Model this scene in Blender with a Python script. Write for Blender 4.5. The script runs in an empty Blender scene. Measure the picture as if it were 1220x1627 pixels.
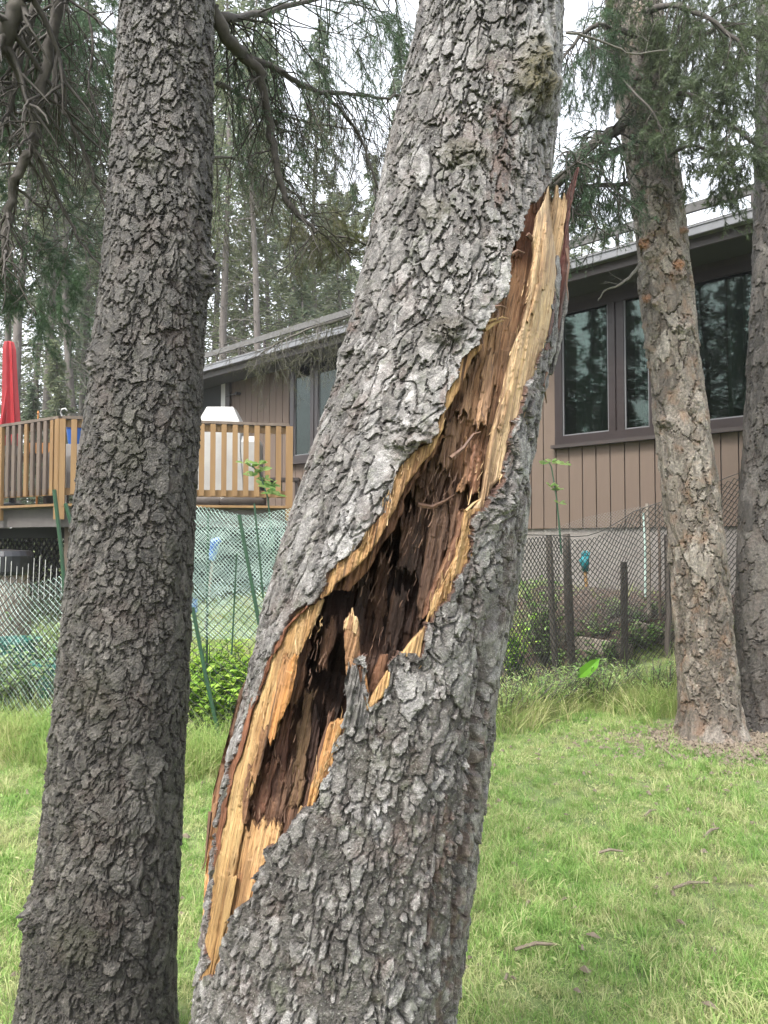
import bpy, math, random
import numpy as np
from mathutils import Vector, Matrix

# ------------------------------------------------------------ camera, light
scene = bpy.context.scene
F, CX, CY, PITCH, CAMZ = 1200.0, 610.0, 813.5, math.radians(2.2), 1.5
cam_d = bpy.data.cameras.new('camera'); cam = bpy.data.objects.new('camera', cam_d)
scene.collection.objects.link(cam); scene.camera = cam
cam.location = (0, 0, CAMZ); cam.rotation_euler = (math.radians(90) + PITCH, 0, 0)
cam_d.sensor_fit = 'VERTICAL'; cam_d.sensor_height = 36.0; cam_d.lens = 36.0 * F / 1627.0
cam_d.clip_start = 0.05; cam_d.clip_end = 600
cam_d.dof.use_dof = False

SUN_EL, SUN_AZ = math.radians(58), math.radians(-140)     # from the upper left, behind the camera
world = bpy.data.worlds.new('World'); scene.world = world; world.use_nodes = True
wt = world.node_tree; wt.nodes.clear()
sky = wt.nodes.new('ShaderNodeTexSky'); sky.sky_type = 'NISHITA'; sky.sun_disc = False
sky.sun_elevation = SUN_EL; sky.sun_rotation = SUN_AZ; sky.air_density = 1.0; sky.dust_density = 3.0; sky.ozone_density = 1.0
hsv = wt.nodes.new('ShaderNodeHueSaturation'); hsv.inputs['Saturation'].default_value = 0.22
hsv.inputs['Value'].default_value = 1.0
bg = wt.nodes.new('ShaderNodeBackground'); bg.inputs['Strength'].default_value = 0.15
wo = wt.nodes.new('ShaderNodeOutputWorld')
wt.links.new(sky.outputs[0], hsv.inputs['Color']); wt.links.new(hsv.outputs[0], bg.inputs['Color'])
wt.links.new(bg.outputs[0], wo.inputs['Surface'])
sun_d = bpy.data.lights.new('sun', 'SUN'); sun_d.energy = 1.3; sun_d.angle = math.radians(14); sun_d.color = (1, .96, .9)
sun = bpy.data.objects.new('sun', sun_d); scene.collection.objects.link(sun)
sdir = Vector((math.sin(SUN_AZ) * math.cos(SUN_EL), math.cos(SUN_AZ) * math.cos(SUN_EL), math.sin(SUN_EL)))
sun.rotation_euler = sdir.to_track_quat('Z', 'Y').to_euler()
vs = scene.view_settings; vs.view_transform = 'Standard'; vs.look = 'None'; vs.gamma = 1.0; vs.use_curve_mapping = False
vs.exposure = 2.28
cy = scene.cycles if hasattr(scene, 'cycles') else None
if cy:
    cy.use_denoising = True; cy.max_bounces = 6; cy.diffuse_bounces = 3; cy.glossy_bounces = 3
    cy.transparent_max_bounces = 12; cy.transmission_bounces = 3; cy.caustics_reflective = False; cy.caustics_refractive = False

COL = bpy.data.collections.new('place'); scene.collection.children.link(COL)
R = math.radians

# ------------------------------------------------------------ helpers
def G(px, py, Y):
    """point at forward distance Y seen at photo pixel px,py"""
    u = (np.asarray(px, float) - CX) / F; v = -(np.asarray(py, float) - CY) / F
    dy = math.cos(PITCH) - v * math.sin(PITCH); dz = math.sin(PITCH) + v * math.cos(PITCH)
    t = Y / dy
    return u * t, Y + 0 * t, CAMZ + dz * t
def GV(px, py, Y):
    a = G(px, py, Y); return Vector((float(a[0]), float(a[1]), float(a[2])))
def PX(x, y, z):
    dz = z - CAMZ; c, s = math.cos(PITCH), math.sin(PITCH)
    d = y * c + dz * s; up = dz * c - y * s
    d = np.maximum(d, 1e-3)
    return CX + F * x / d, CY - F * up / d

def _h(ix, iy, seed):
    n = (ix.astype(np.int64) * 374761393 + iy.astype(np.int64) * 668265263 + seed * 974634777) & 0xffffffff
    n = ((n ^ (n >> 13)) * 1274126177) & 0xffffffff
    n = (n ^ (n >> 16)) & 0xffffffff
    return n / 4294967295.0
def vnoise(x, y, seed=0):
    x = np.asarray(x, float); y = np.asarray(y, float)
    ix = np.floor(x); iy = np.floor(y); fx = x - ix; fy = y - iy
    fx = fx * fx * (3 - 2 * fx); fy = fy * fy * (3 - 2 * fy)
    a = _h(ix, iy, seed); b = _h(ix + 1, iy, seed); c = _h(ix, iy + 1, seed); d = _h(ix + 1, iy + 1, seed)
    return (a + (b - a) * fx) * (1 - fy) + (c + (d - c) * fx) * fy - 0.5
def fbm(x, y, seed=0, o=3):
    s = 0; a = 1.0
    for k in range(o):
        s = s + a * vnoise(x * 2 ** k, y * 2 ** k, seed + 17 * k); a *= .5
    return s

def tag(o, label=None, cat=None, group=None, kind=None):
    if label: o['label'] = label
    if cat: o['category'] = cat
    if group: o['group'] = group
    if kind: o['kind'] = kind
    return o
def link(o, parent=None):
    COL.objects.link(o)
    if parent is not None: o.parent = parent
    return o
def empty(name, loc=(0, 0, 0), rz=0):
    o = bpy.data.objects.new(name, None); o.location = loc; o.rotation_euler = (0, 0, rz); o.empty_display_size = .1
    return link(o)
def mesh_np(name, V, Q, mat=None, smooth=True, mats=None, midx=None, attrs=None, cols=None, uv=None):
    """V (n,3), Q (m,k) faces with k=3 or 4 (or list of such arrays)"""
    me = bpy.data.meshes.new(name)
    Qs = Q if isinstance(Q, list) else [Q]
    Qs = [q for q in Qs if len(q)]
    V = np.ascontiguousarray(V, dtype=np.float32)
    me.vertices.add(len(V)); me.vertices.foreach_set('co', V.ravel())
    li = np.concatenate([q.ravel() for q in Qs]).astype(np.int32)
    tot = np.concatenate([np.full(len(q), q.shape[1], np.int32) for q in Qs])
    st = np.concatenate([[0], np.cumsum(tot)[:-1]]).astype(np.int32)
    me.loops.add(len(li)); me.loops.foreach_set('vertex_index', li)
    me.polygons.add(len(tot)); me.polygons.foreach_set('loop_start', st); me.polygons.foreach_set('loop_total', tot)
    me.polygons.foreach_set('use_smooth', np.full(len(tot), bool(smooth)))
    if midx is not None: me.polygons.foreach_set('material_index', np.asarray(midx, np.int32))
    if uv is not None:
        l = me.uv_layers.new(name='UVMap'); l.data.foreach_set('uv', np.asarray(uv, np.float32)[li].ravel())
    for k, a in (attrs or {}).items():
        at = me.attributes.new(k, 'FLOAT', 'POINT'); at.data.foreach_set('value', np.asarray(a, np.float32).ravel())
    for k, a in (cols or {}).items():
        at = me.attributes.new(k, 'FLOAT_COLOR', 'POINT')
        a = np.asarray(a, np.float32)
        if a.shape[1] == 3: a = np.concatenate([a, np.ones((len(a), 1), np.float32)], 1)
        at.data.foreach_set('color', a.ravel())
    for m in (mats or ([mat] if mat else [])): me.materials.append(m)
    me.update(calc_edges=True); me.validate()
    return me
def obj_np(name, V, Q, mat=None, parent=None, **k):
    return link(bpy.data.objects.new(name, mesh_np(name, V, Q, mat, **k)), parent)

class MB:
    """collects simple shapes, builds ONE mesh"""
    def __init__(s): s.v = []; s.f = []
    def add(s, vs, fs):
        n = len(s.v); s.v += [tuple(p) for p in vs]; s.f += [tuple(i + n for i in f) for f in fs]
    def box(s, c, size, M=None):
        x, y, z = size[0] / 2, size[1] / 2, size[2] / 2
        P = [Vector((a * x, b * y, d * z)) for a in (-1, 1) for b in (-1, 1) for d in (-1, 1)]
        if M is not None: P = [M @ p for p in P]
        c = Vector(c); s.add([c + p for p in P], [(0, 1, 3, 2), (4, 6, 7, 5), (0, 4, 5, 1), (2, 3, 7, 6), (0, 2, 6, 4), (1, 5, 7, 3)])
    def bar(s, a, b, w, h, up=Vector((0, 0, 1))):
        a = Vector(a); b = Vector(b); d = b - a
        x = d.normalized(); y = up.cross(x)
        if y.length < 1e-4: y = Vector((1, 0, 0))
        y.normalize(); z = x.cross(y)
        M = Matrix((x, y, z)).transposed()
        s.box((a + b) / 2, (d.length, w, h), M)
    def tube(s, pts, rad, n=6, cap=True):
        pts = [Vector(p) for p in pts]; m = len(pts); b = len(s.v)
        if not hasattr(rad, '__len__'): rad = [rad] * m
        for i, p in enumerate(pts):
            t = (pts[min(i + 1, m - 1)] - pts[max(i - 1, 0)]).normalized()
            u = t.cross(Vector((0.31, 0.17, 0.93)));
            if u.length < 1e-3: u = t.cross(Vector((1, 0, 0)))
            u.normalize(); w = t.cross(u)
            for k in range(n):
                a = 2 * math.pi * k / n
                s.v.append(tuple(p + (u * math.cos(a) + w * math.sin(a)) * rad[i]))
        for i in range(m - 1):
            for k in range(n):
                k2 = (k + 1) % n
                s.f.append((b + i * n + k, b + i * n + k2, b + (i + 1) * n + k2, b + (i + 1) * n + k))
        if cap:
            s.f.append(tuple(b + k for k in range(n))[::-1]); s.f.append(tuple(b + (m - 1) * n + k for k in range(n)))
    def lathe(s, prof, c, n=20, sx=1, sy=1):
        b = len(s.v); m = len(prof)
        for r, z in prof:
            for k in range(n):
                a = 2 * math.pi * k / n
                s.v.append((c[0] + r * math.cos(a) * sx, c[1] + r * math.sin(a) * sy, c[2] + z))
        for i in range(m - 1):
            for k in range(n):
                k2 = (k + 1) % n
                s.f.append((b + i * n + k, b + i * n + k2, b + (i + 1) * n + k2, b + (i + 1) * n + k))
    def build(s, name, mat, parent=None, smooth=False, bevel=0):
        me = bpy.data.meshes.new(name); me.from_pydata(s.v, [], s.f); me.materials.append(mat)
        if smooth: me.polygons.foreach_set('use_smooth', [True] * len(me.polygons))
        me.update(); o = link(bpy.data.objects.new(name, me), parent)
        if bevel:
            m = o.modifiers.new('bevel', 'BEVEL'); m.width = bevel; m.segments = 2; m.limit_method = 'ANGLE'
        return o

# ------------------------------------------------------------ materials
def new_mat(name):
    m = bpy.data.materials.new(name); m.use_nodes = True; nt = m.node_tree
    return m, nt, nt.nodes['Principled BSDF']
def ramp(nt, src, stops, interp='LINEAR'):
    n = nt.nodes.new('ShaderNodeValToRGB'); cr = n.color_ramp; cr.interpolation = interp
    while len(cr.elements) < len(stops): cr.elements.new(.5)
    for e, (p, c) in zip(cr.elements, stops): e.position = p; e.color = (*c, 1)
    nt.links.new(src, n.inputs[0]); return n.outputs[0]
def noise(nt, scale, detail=4, rough=.6, vec=None, dist=0):
    n = nt.nodes.new('ShaderNodeTexNoise'); n.inputs['Scale'].default_value = scale
    n.inputs['Detail'].default_value = detail; n.inputs['Roughness'].default_value = rough; n.inputs['Distortion'].default_value = dist
    if vec is not None: nt.links.new(vec, n.inputs['Vector'])
    return n.outputs['Fac']
def coords(nt, kind='Object', scale=(1, 1, 1)):
    t = nt.nodes.new('ShaderNodeTexCoord'); mp = nt.nodes.new('ShaderNodeMapping')
    mp.inputs['Scale'].default_value = scale; nt.links.new(t.outputs[kind], mp.inputs[0]); return mp.outputs[0]
def mixc(nt, a, b, fac, mode='MIX'):
    n = nt.nodes.new('ShaderNodeMix'); n.data_type = 'RGBA'; n.blend_type = mode
    for s, v in ((n.inputs[6], a), (n.inputs[7], b)):
        if isinstance(v, tuple): s.default_value = (*v, 1)
        else: nt.links.new(v, s)
    if isinstance(fac, (int, float)): n.inputs[0].default_value = fac
    else: nt.links.new(fac, n.inputs[0])
    return n.outputs[2]
def bump(nt, h, strength, dist, bs):
    n = nt.nodes.new('ShaderNodeBump'); n.inputs['Strength'].default_value = strength; n.inputs['Distance'].default_value = dist
    nt.links.new(h, n.inputs['Height']); nt.links.new(n.outputs[0], bs.inputs['Normal'])
def attr(nt, name):
    n = nt.nodes.new('ShaderNodeAttribute'); n.attribute_name = name; return n
def simple(name, c, c2=None, scale=8, rough=.7, bmp=.3, bd=.003, stretch=(1, 1, 1), metal=0, kind='Object', spec=.5):
    m, nt, bs = new_mat(name)
    v = coords(nt, kind, stretch); f = noise(nt, scale, 5, .6, v)
    c2 = c2 or tuple(x * .7 for x in c)
    nt.links.new(ramp(nt, f, [(.3, c2), (.7, c)]), bs.inputs['Base Color'])
    bs.inputs['Roughness'].default_value = rough; bs.inputs['Metallic'].default_value = metal
    bs.inputs['Specular IOR Level'].default_value = spec
    if bmp: bump(nt, f, bmp, bd, bs)
    return m
def bark_mat(name, dark, mid, light, red, mossc, lichen=.3, redamt=.35):
    m, nt, bs = new_mat(name)
    uv = coords(nt, 'Object')
    fl = attr(nt, 'flake').outputs['Fac']
    n1 = noise(nt, 55, 5, .65, uv); n2 = noise(nt, 9, 4, .6, uv); n3 = noise(nt, 170, 3, .7, uv); n4 = noise(nt, 3.2, 3, .55, uv); n5 = noise(nt, 460, 3, .7, uv); n6 = noise(nt, 22, 4, .7, uv)
    base = ramp(nt, fl, [(0, dark), (.45, mid), (1, light)])
    base = mixc(nt, base, ramp(nt, n1, [(.34, (.25,) * 3), (.5, (.95,) * 3), (.66, (1.7,) * 3)]), .85, 'MULTIPLY')
    base = mixc(nt, base, red, ramp(nt, n2, [(.52, (0,) * 3), (.68, (redamt,) * 3)]))
    base = mixc(nt, base, (light[0] * 1.25, light[1] * 1.3, light[2] * 1.2), ramp(nt, n3, [(.56, (0,) * 3), (.66, (lichen,) * 3)]))
    base = mixc(nt, base, ramp(nt, n5, [(.36, (.5,) * 3), (.52, (1,) * 3), (.66, (1.6,) * 3)]), .8, 'MULTIPLY')
    base = mixc(nt, base, (mid[0] * .85, mid[1] * 1.0, mid[2] * .7), ramp(nt, n6, [(.56, (0,) * 3), (.7, (.55,) * 3)]))
    moss = attr(nt, 'moss').outputs['Fac']
    base = mixc(nt, base, mixc(nt, mossc, tuple(x * .35 for x in mossc), ramp(nt, n1, [(.35, (0,) * 3), (.65, (1,) * 3)])), moss)
    base = mixc(nt, base, ramp(nt, n4, [(.35, (.72, .7, .68)), (.6, (1.1, 1.1, 1.1))]), .75, 'MULTIPLY')
    rim = attr(nt, 'rim').outputs['Fac']
    base = mixc(nt, base, mixc(nt, (.045, .02, .015), (.13, .07, .045), ramp(nt, n1, [(.35, (0,) * 3), (.7, (1,) * 3)])), rim)
    nt.links.new(base, bs.inputs['Base Color']); bs.inputs['Roughness'].default_value = .5
    bs.inputs['Specular IOR Level'].default_value = .5
    mx = nt.nodes.new('ShaderNodeMath'); mx.operation = 'ADD'; nt.links.new(n1, mx.inputs[0]); nt.links.new(n3, mx.inputs[1])
    m2_ = nt.nodes.new('ShaderNodeMath'); m2_.operation = 'MULTIPLY_ADD'; nt.links.new(n5, m2_.inputs[0]); m2_.inputs[1].default_value = .5; nt.links.new(mx.outputs[0], m2_.inputs[2]); mx = m2_
    bump(nt, mx.outputs[0], 1.0, .007, bs)
    return m
def wood_mat(name):
    """colour comes from the point attribute 'tone'; fibres run along UV v"""
    m, nt, bs = new_mat(name)
    t = attr(nt, 'tone').outputs['Color']
    v = coords(nt, 'UV', (1, .045, 1)); f = noise(nt, 420, 5, .66, v, .5)
    v2 = coords(nt, 'UV', (1, .09, 1)); f2 = noise(nt, 75, 5, .65, v2, .4)
    o = coords(nt, 'Object'); sp = noise(nt, 190, 2, .5, o)
    c = mixc(nt, t, ramp(nt, f, [(.32, (.3, .24, .2)), (.5, (.95, .92, .9)), (.68, (1.4, 1.38, 1.34))]), .85, 'MULTIPLY')
    c = mixc(nt, c, ramp(nt, f2, [(.3, (.55, .45, .4)), (.52, (1, 1, 1)), (.75, (1.2, 1.15, 1.05))]), .7, 'MULTIPLY')
    v3 = coords(nt, 'UV', (1, .14, 1)); f3 = noise(nt, 16, 5, .65, v3, .6)
    c = mixc(nt, c, (.13, .06, .03), ramp(nt, f3, [(.5, (0,) * 3), (.62, (.55,) * 3)]))
    v4 = coords(nt, 'UV', (1, .02, 1)); f4 = noise(nt, 120, 2, .5, v4, .2)
    c = mixc(nt, c, (.05, .025, .015), ramp(nt, f4, [(.30, (.8,) * 3), (.36, (0,) * 3)]))
    c = mixc(nt, c, (.16, .09, .05), ramp(nt, sp, [(.66, (0,) * 3), (.74, (.7,) * 3)]))
    c = mixc(nt, c, (.56, .54, .53), 1.0, 'MULTIPLY')
    nt.links.new(c, bs.inputs['Base Color']); bs.inputs['Roughness'].default_value = .62
    bs.inputs['Specular IOR Level'].default_value = .3
    mx = nt.nodes.new('ShaderNodeMath'); mx.operation = 'ADD'; nt.links.new(f, mx.inputs[0]); nt.links.new(f2, mx.inputs[1])
    bump(nt, mx.outputs[0], .75, .006, bs)
    return m
def leaf_mat(name, cols, rough=.55, trans=.35, scale=3.0):
    m, nt, bs = new_mat(name)
    oi = nt.nodes.new('ShaderNodeObjectInfo'); g = nt.nodes.new('ShaderNodeNewGeometry')
    ad = nt.nodes.new('ShaderNodeMath'); ad.operation = 'ADD'
    nt.links.new(oi.outputs['Random'], ad.inputs[0]); nt.links.new(g.outputs['Random Per Island'], ad.inputs[1])
    n = noise(nt, scale, 4, .65, g.outputs['Position']); ad2 = nt.nodes.new('ShaderNodeMath'); ad2.operation = 'MULTIPLY_ADD'
    nt.links.new(ad.outputs[0], ad2.inputs[0]); ad2.inputs[1].default_value = .35
    nt.links.new(n, ad2.inputs[2])
    c = ramp(nt, ad2.outputs[0], [(.35 + .7 * i / max(1, len(cols) - 1), x) for i, x in enumerate(cols)])
    nt.links.new(c, bs.inputs['Base Color']); bs.inputs['Roughness'].default_value = rough
    bs.inputs['Specular IOR Level'].default_value = .3
    tr = nt.nodes.new('ShaderNodeBsdfTranslucent'); nt.links.new(c, tr.inputs[0]); mx = nt.nodes.new('ShaderNodeMixShader')
    mx.inputs[0].default_value = trans; nt.links.new(bs.outputs[0], mx.inputs[1]); nt.links.new(tr.outputs[0], mx.inputs[2])
    nt.links.new(mx.outputs[0], nt.nodes['Material Output'].inputs['Surface'])
    return m

M = {}
M['bark_main'] = bark_mat('bark_grey', (.055, .048, .044), (.135, .125, .118), (.26, .25, .245), (.12, .07, .055), (.085, .07, .025), .55)
M['bark_left'] = bark_mat('bark_dark', (.020, .0165, .014), (.052, .0455, .040), (.125, .115, .105), (.062, .036, .027), (.05, .05, .02), .5)
M['bark_right'] = bark_mat('bark_tan', (.065, .05, .038), (.135, .112, .09), (.23, .205, .175), (.19, .10, .05), (.4, .15, .03), .45, .5)
M['bark_far'] = bark_mat('bark_grey_brown', (.035, .03, .025), (.075, .064, .054), (.12, .108, .095), (.08, .05, .035), (.05, .05, .02), .35)  # darker grey brown bark, trunk at the right edge
M['wood'] = wood_mat('torn_wood')

# ------------------------------------------------------------ bark relief
def bark_relief(U, Vv, seed, n, fw, fh, thick, lift=.6, ridge=.0, groove=.6, fissure=0, small=None):
    """overlapping raised scales on the unrolled trunk; U metres per column, Vv metres per row"""
    rng = np.random.default_rng(seed)
    nr, nc = len(Vv), len(U); UU, VV = np.meshgrid(U, Vv)
    wu = UU + .010 * fbm(UU * 28, VV * 28, seed + 1, 3); wv = VV + .014 * fbm(UU * 24, VV * 24, seed + 2, 3)
    H = np.full((nr, nc), 0.0) + thick * .5 * (fbm(UU * 140, VV * 80, seed + 3, 3) + .2)
    ID = np.full((nr, nc), .12)
    cu = rng.uniform(U[0], U[-1], n); cv = rng.uniform(Vv[0], Vv[-1], n)
    big = .7 + 1.1 * np.clip(fbm(cu * 3, cv * 2.2, seed + 5, 2) + .45, 0, 1)
    sz = .45 + .95 * rng.random(n) ** 2.2 * 1.4; a = fw * sz * rng.uniform(.75, 1.25, n) * big; b = fh * sz * rng.uniform(.7, 1.3, n) * big
    if small is not None: sm_ = np.interp(cv, *small); a *= sm_; b *= sm_
    base = thick * rng.uniform(0, .8, n); ph = rng.uniform(0, 6.28, (n, 3)); sk = rng.normal(0, .35, n)
    tl = rng.uniform(.25, 1.0, n) * lift * thick; sd = rng.normal(0, .35, n) * thick; cid = np.clip(rng.normal(.52, .22, n), 0, 1)
    for i in range(n):
        m = 1.5
        i0, i1 = np.searchsorted(U, (cu[i] - m * a[i] - .012, cu[i] + m * a[i] + .012))
        j0, j1 = np.searchsorted(Vv, (cv[i] - m * b[i] - .012, cv[i] + m * b[i] + .012))
        if i1 <= i0 or j1 <= j0: continue
        dv = (wv[j0:j1, i0:i1] - cv[i]) / b[i]; du = (wu[j0:j1, i0:i1] - cu[i]) / a[i] + sk[i] * dv
        th = np.arctan2(dv, du); rr = np.sqrt(du * du + dv * dv)
        rho = rr * (1 + .10 * np.sin(3 * th + ph[i, 0]) + .07 * np.sin(5 * th + ph[i, 1]) + .05 * np.sin(9 * th + ph[i, 2]))
        h = base[i] + tl[i] * (-dv * .55 + .35) + sd[i] * du + .12 * thick * (1 - rho)
        edge = np.clip((1 - rho) / .12, 0, 1)
        h = np.where(rho < 1, h - .22 * thick * (1 - edge), -1)
        sub = H[j0:j1, i0:i1]
        if groove:
            ring = (rho >= 1) & (rho < 1.0 + .004 / a[i]) & (dv < .55 + .4 * math.sin(ph[i, 0])) & (sub < base[i] + tl[i])
            sub[ring] = np.minimum(sub[ring], base[i] * .3 - groove * thick)
        up = h > sub
        sub[up] = h[up]; ID[j0:j1, i0:i1][up] = cid[i]
    if ridge:
        fr = fbm(UU * 26 + 2 * fbm(UU * 4, VV * 3, seed + 8, 2), VV * 4.0, seed + 9, 3)
        H = H + ridge * np.clip(fr * 2.2, -1, .6)
        ID = np.clip(ID + .25 * fr, 0, 1)
    if fissure:
        g = fbm(UU * 15 + 1.2 * fbm(UU * 9, VV * 9, seed + 61, 2), VV * 3.6, seed + 60, 3); mk = np.clip(fbm(UU * 5, VV * 2, seed + 62, 2) * 4 + .9, 0, 1)
        H = H - fissure * np.clip(1 - np.abs(g) / .045, 0, 1) * mk; ID = np.clip(ID - .25 * np.clip(1 - np.abs(g) / .06, 0, 1) * mk, 0, 1)
        g2 = fbm(UU * 3, VV * 2.2, seed + 66, 3); ID = np.clip(ID + .28 * g2, 0, 1)
    H += .0016 * fbm(UU * 300, VV * 200, seed + 4, 2)
    return H, ID

class Trunk:
    """a leaning trunk: centre line and radius over height"""
    def __init__(s, rows):      # rows: (py, left px, right px, Y)
        A = np.array(rows, float); py, L, Rr, Y = A.T
        x, y, z = G((L + Rr) / 2, py, Y); r = (Rr - L) / 2 / F * Y * .985
        o = np.argsort(z); s.z, s.x, s.y, s.r = z[o], x[o], y[o], r[o]
    def extend(s, z, dx, dy, r, top=True):
        if top: s.z = np.append(s.z, z); s.x = np.append(s.x, s.x[-1] + dx); s.y = np.append(s.y, s.y[-1] + dy); s.r = np.append(s.r, r)
        else: s.z = np.insert(s.z, 0, z); s.x = np.insert(s.x, 0, s.x[0] + dx); s.y = np.insert(s.y, 0, s.y[0] + dy); s.r = np.insert(s.r, 0, r)
    def at(s, z): return np.interp(z, s.z, s.x), np.interp(z, s.z, s.y), np.interp(z, s.z, s.r)
    def smooth(s, step=.02, k=7):
        z = np.arange(s.z[0], s.z[-1] + step, step); x, y, r = s.at(z)
        for _ in range(2):
            w = np.ones(k) / k
            for a in (x, y, r):
                p = np.pad(a, k // 2, mode='reflect', reflect_type='odd'); a[:] = np.convolve(p, w, 'valid')
        s.z, s.x, s.y, s.r = z, x, y, r
    def surf(s, px, py):
        """forward distance of the trunk's near face at a photo pixel"""
        px = np.asarray(px, float); py = np.asarray(py, float)
        Y = np.full(np.broadcast(px, py).shape, float(s.y.mean() - s.r.mean()))
        for _ in range(12):
            x, _y, z = G(px, py, Y); cx, cyy, r = s.at(z)
            Y = .4 * Y + .6 * (cyy - np.sqrt(np.maximum(r * r - (x - cx) ** 2, (.12 * r) ** 2)))
        return Y

def trunk_mesh(T, zlo, zhi, dz, du, front=105, seed=1, nfl=3000, fw=.018, fh=.026, thick=.006, lift=.6, ridge=0, fissure=0, small=None,
               cut=None, extra=None, coarse=.05, ztop=None, round_=.0):
    rm = float(np.interp((zlo + zhi) / 2, T.z, T.r)); fa = R(front)
    nf = int(2 * fa * rm / du); ph = np.linspace(-fa, fa, nf); nb = max(16, int((2 * math.pi - 2 * fa) * rm / .03))
    back = np.linspace(fa, 2 * math.pi - fa, nb + 2)[1:-1]; PHI = np.concatenate([ph, back])
    zs = np.arange(zlo, zhi, dz); ztop = ztop or T.z[-1]
    z0 = np.arange(T.z[0], zlo - dz, coarse) if zlo > T.z[0] + coarse else np.array([])
    z1 = np.arange(zhi, ztop, coarse * 2)
    Z = np.concatenate([z0, zs, z1]); U = PHI * rm
    H, ID = bark_relief(U, Z, seed, nfl, fw, fh, thick, lift, ridge, fissure=fissure, small=small)
    seam = np.clip((PHI[-1] - PHI) / .3, 0, 1) * 1.0; H *= np.where(PHI > math.pi, seam, 1)[None, :]
    PH, ZZ = np.meshgrid(PHI - math.pi / 2, Z); UU = np.meshgrid(U, Z)[0]
    xc, yc, r = T.at(ZZ)
    r = r * (1 + round_ * fbm(np.cos(PH) * 1.4 + 5, ZZ * 1.8 + np.sin(PH) * 1.4, seed + 31, 2))
    moss = np.zeros_like(H)
    X0 = xc + r * np.cos(PH); Y0 = yc + r * np.sin(PH)
    px, py = PX(X0, Y0, ZZ); vis = np.sin(PH) < .25
    red = np.zeros_like(H)
    if extra is not None: H, moss, ID, red = extra(px, py, vis, H, moss, ID, UU, ZZ)
    rr = r + H - thick * .5
    tilt = .25 * H                                          # scales droop a little
    V = np.stack([xc + rr * np.cos(PH), yc + rr * np.sin(PH), ZZ - tilt], -1).reshape(-1, 3)
    nr, nc = H.shape
    i = np.arange(nr - 1)[:, None] * nc; j = np.arange(nc)[None, :]; j2 = (j + 1) % nc
    Q = np.stack([i + j, i + j2, i + nc + j2, i + nc + j], -1)
    rim = np.zeros(nr * nc)
    uvw = np.stack([UU, ZZ], -1).reshape(-1, 2)
    flake = ID.ravel(); mossf = moss.ravel()
    if cut is not None:
        ins = cut(px, py) & vis
        fi = ins.ravel()[Q].any(-1); keep = Q[~fi].reshape(-1, 4)
        # rim: walk the border edges of the kept faces and fold them inwards
        E = np.concatenate([keep[:, [0, 1]], keep[:, [1, 2]], keep[:, [2, 3]], keep[:, [3, 0]]])
        key = np.minimum(E[:, 0], E[:, 1]).astype(np.int64) * (nr * nc) + np.maximum(E[:, 0], E[:, 1])
        uq, inv, ct = np.unique(key, return_inverse=True, return_counts=True)
        B = E[ct[inv] == 1]
        pb = V[B].mean(1); B = B[(B.min(1) >= nc) & (B.max(1) < (nr - 1) * nc)]
        used = np.unique(B); mp = np.full(nr * nc, -1); 
        cxu = xc.ravel()[used]; cyu = yc.ravel()[used]
        base = nr * nc; newV = [V]; rimv = [rim]; Qx = []; prev = used
        for k, (dep, rv) in enumerate(((.004, 1), (.012, 1), (.022, 1))):
            P = V[used].copy(); d = np.stack([P[:, 0] - cxu, P[:, 1] - cyu], -1); ln = np.linalg.norm(d, axis=1, keepdims=True)
            jit = dep * (1 + .5 * np.random.default_rng(k).standard_normal(len(used)))[:, None]
            P[:, :2] -= d / ln * jit; newV.append(P); rimv.append(np.full(len(P), rv))
            cur = np.arange(base, base + len(used)); base += len(used)
            a = np.full(nr * nc, -1, np.int64); a[used] = prev; b = np.full(nr * nc, -1, np.int64); b[used] = cur
            Qx.append(np.stack([a[B[:, 1]], a[B[:, 0]], b[B[:, 0]], b[B[:, 1]]], -1)); prev = cur
        V = np.concatenate(newV); rim = np.concatenate(rimv)
        add = len(V) - nr * nc; k3 = add // len(used)
        uvw = np.concatenate([uvw] + [uvw[used]] * k3); flake = np.concatenate([flake] + [flake[used]] * k3)
        mossf = np.concatenate([mossf] + [np.zeros(len(used))] * k3)
        Q = np.concatenate([keep] + Qx)
        rim0 = np.zeros(nr * nc); rim[:nr * nc] = rim0
    else: Q = Q.reshape(-1, 4)
    rim[:nr * nc] = np.maximum(rim[:nr * nc], red.ravel())
    return V, Q, dict(flake=flake, moss=mossf, rim=rim), uvw

def in_poly(px, py, poly):
    P = np.array(poly, float); n = len(P); ins = np.zeros(px.shape, bool)
    for k in range(n):
        x1, y1 = P[k]; x2, y2 = P[(k + 1) % n]
        if y1 == y2: continue
        c = (y1 > py) != (y2 > py); ins ^= c & (px < (x2 - x1) * (py - y1) / (y2 - y1) + x1)
    return ins
# ------------------------------------------------------------ the broken spruce in front
TM = Trunk([(-120, 682, 905, 2.00), (0, 665, 897, 1.98), (100, 645, 893, 1.96), (200, 622, 884, 1.94), (300, 600, 874, 1.92), (350, 590, 874, 1.90),
            (400, 579, 884, 1.89), (450, 568, 888, 1.88), (500, 556, 885, 1.86), (560, 543, 878, 1.84), (600, 534, 870, 1.83), (700, 499, 856, 1.80),
            (800, 468, 840, 1.77), (900, 436, 826, 1.75), (1000, 410, 805, 1.73), (1100, 390, 789, 1.71), (1200, 365, 777, 1.69),
            (1300, 346, 766, 1.68), (1400, 335, 750, 1.67), (1500, 325, 736, 1.66), (1627, 306, 719, 1.65), (1800, 280, 700, 1.64)])
TM.extend(0.25, -.045, 0, .30, False); TM.extend(-.05, -.02, 0, .36, False); TM.extend(5.2, .33, .25, .15); TM.extend(9, .2, .1, .05)
TM.smooth(.02, 5)

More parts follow.
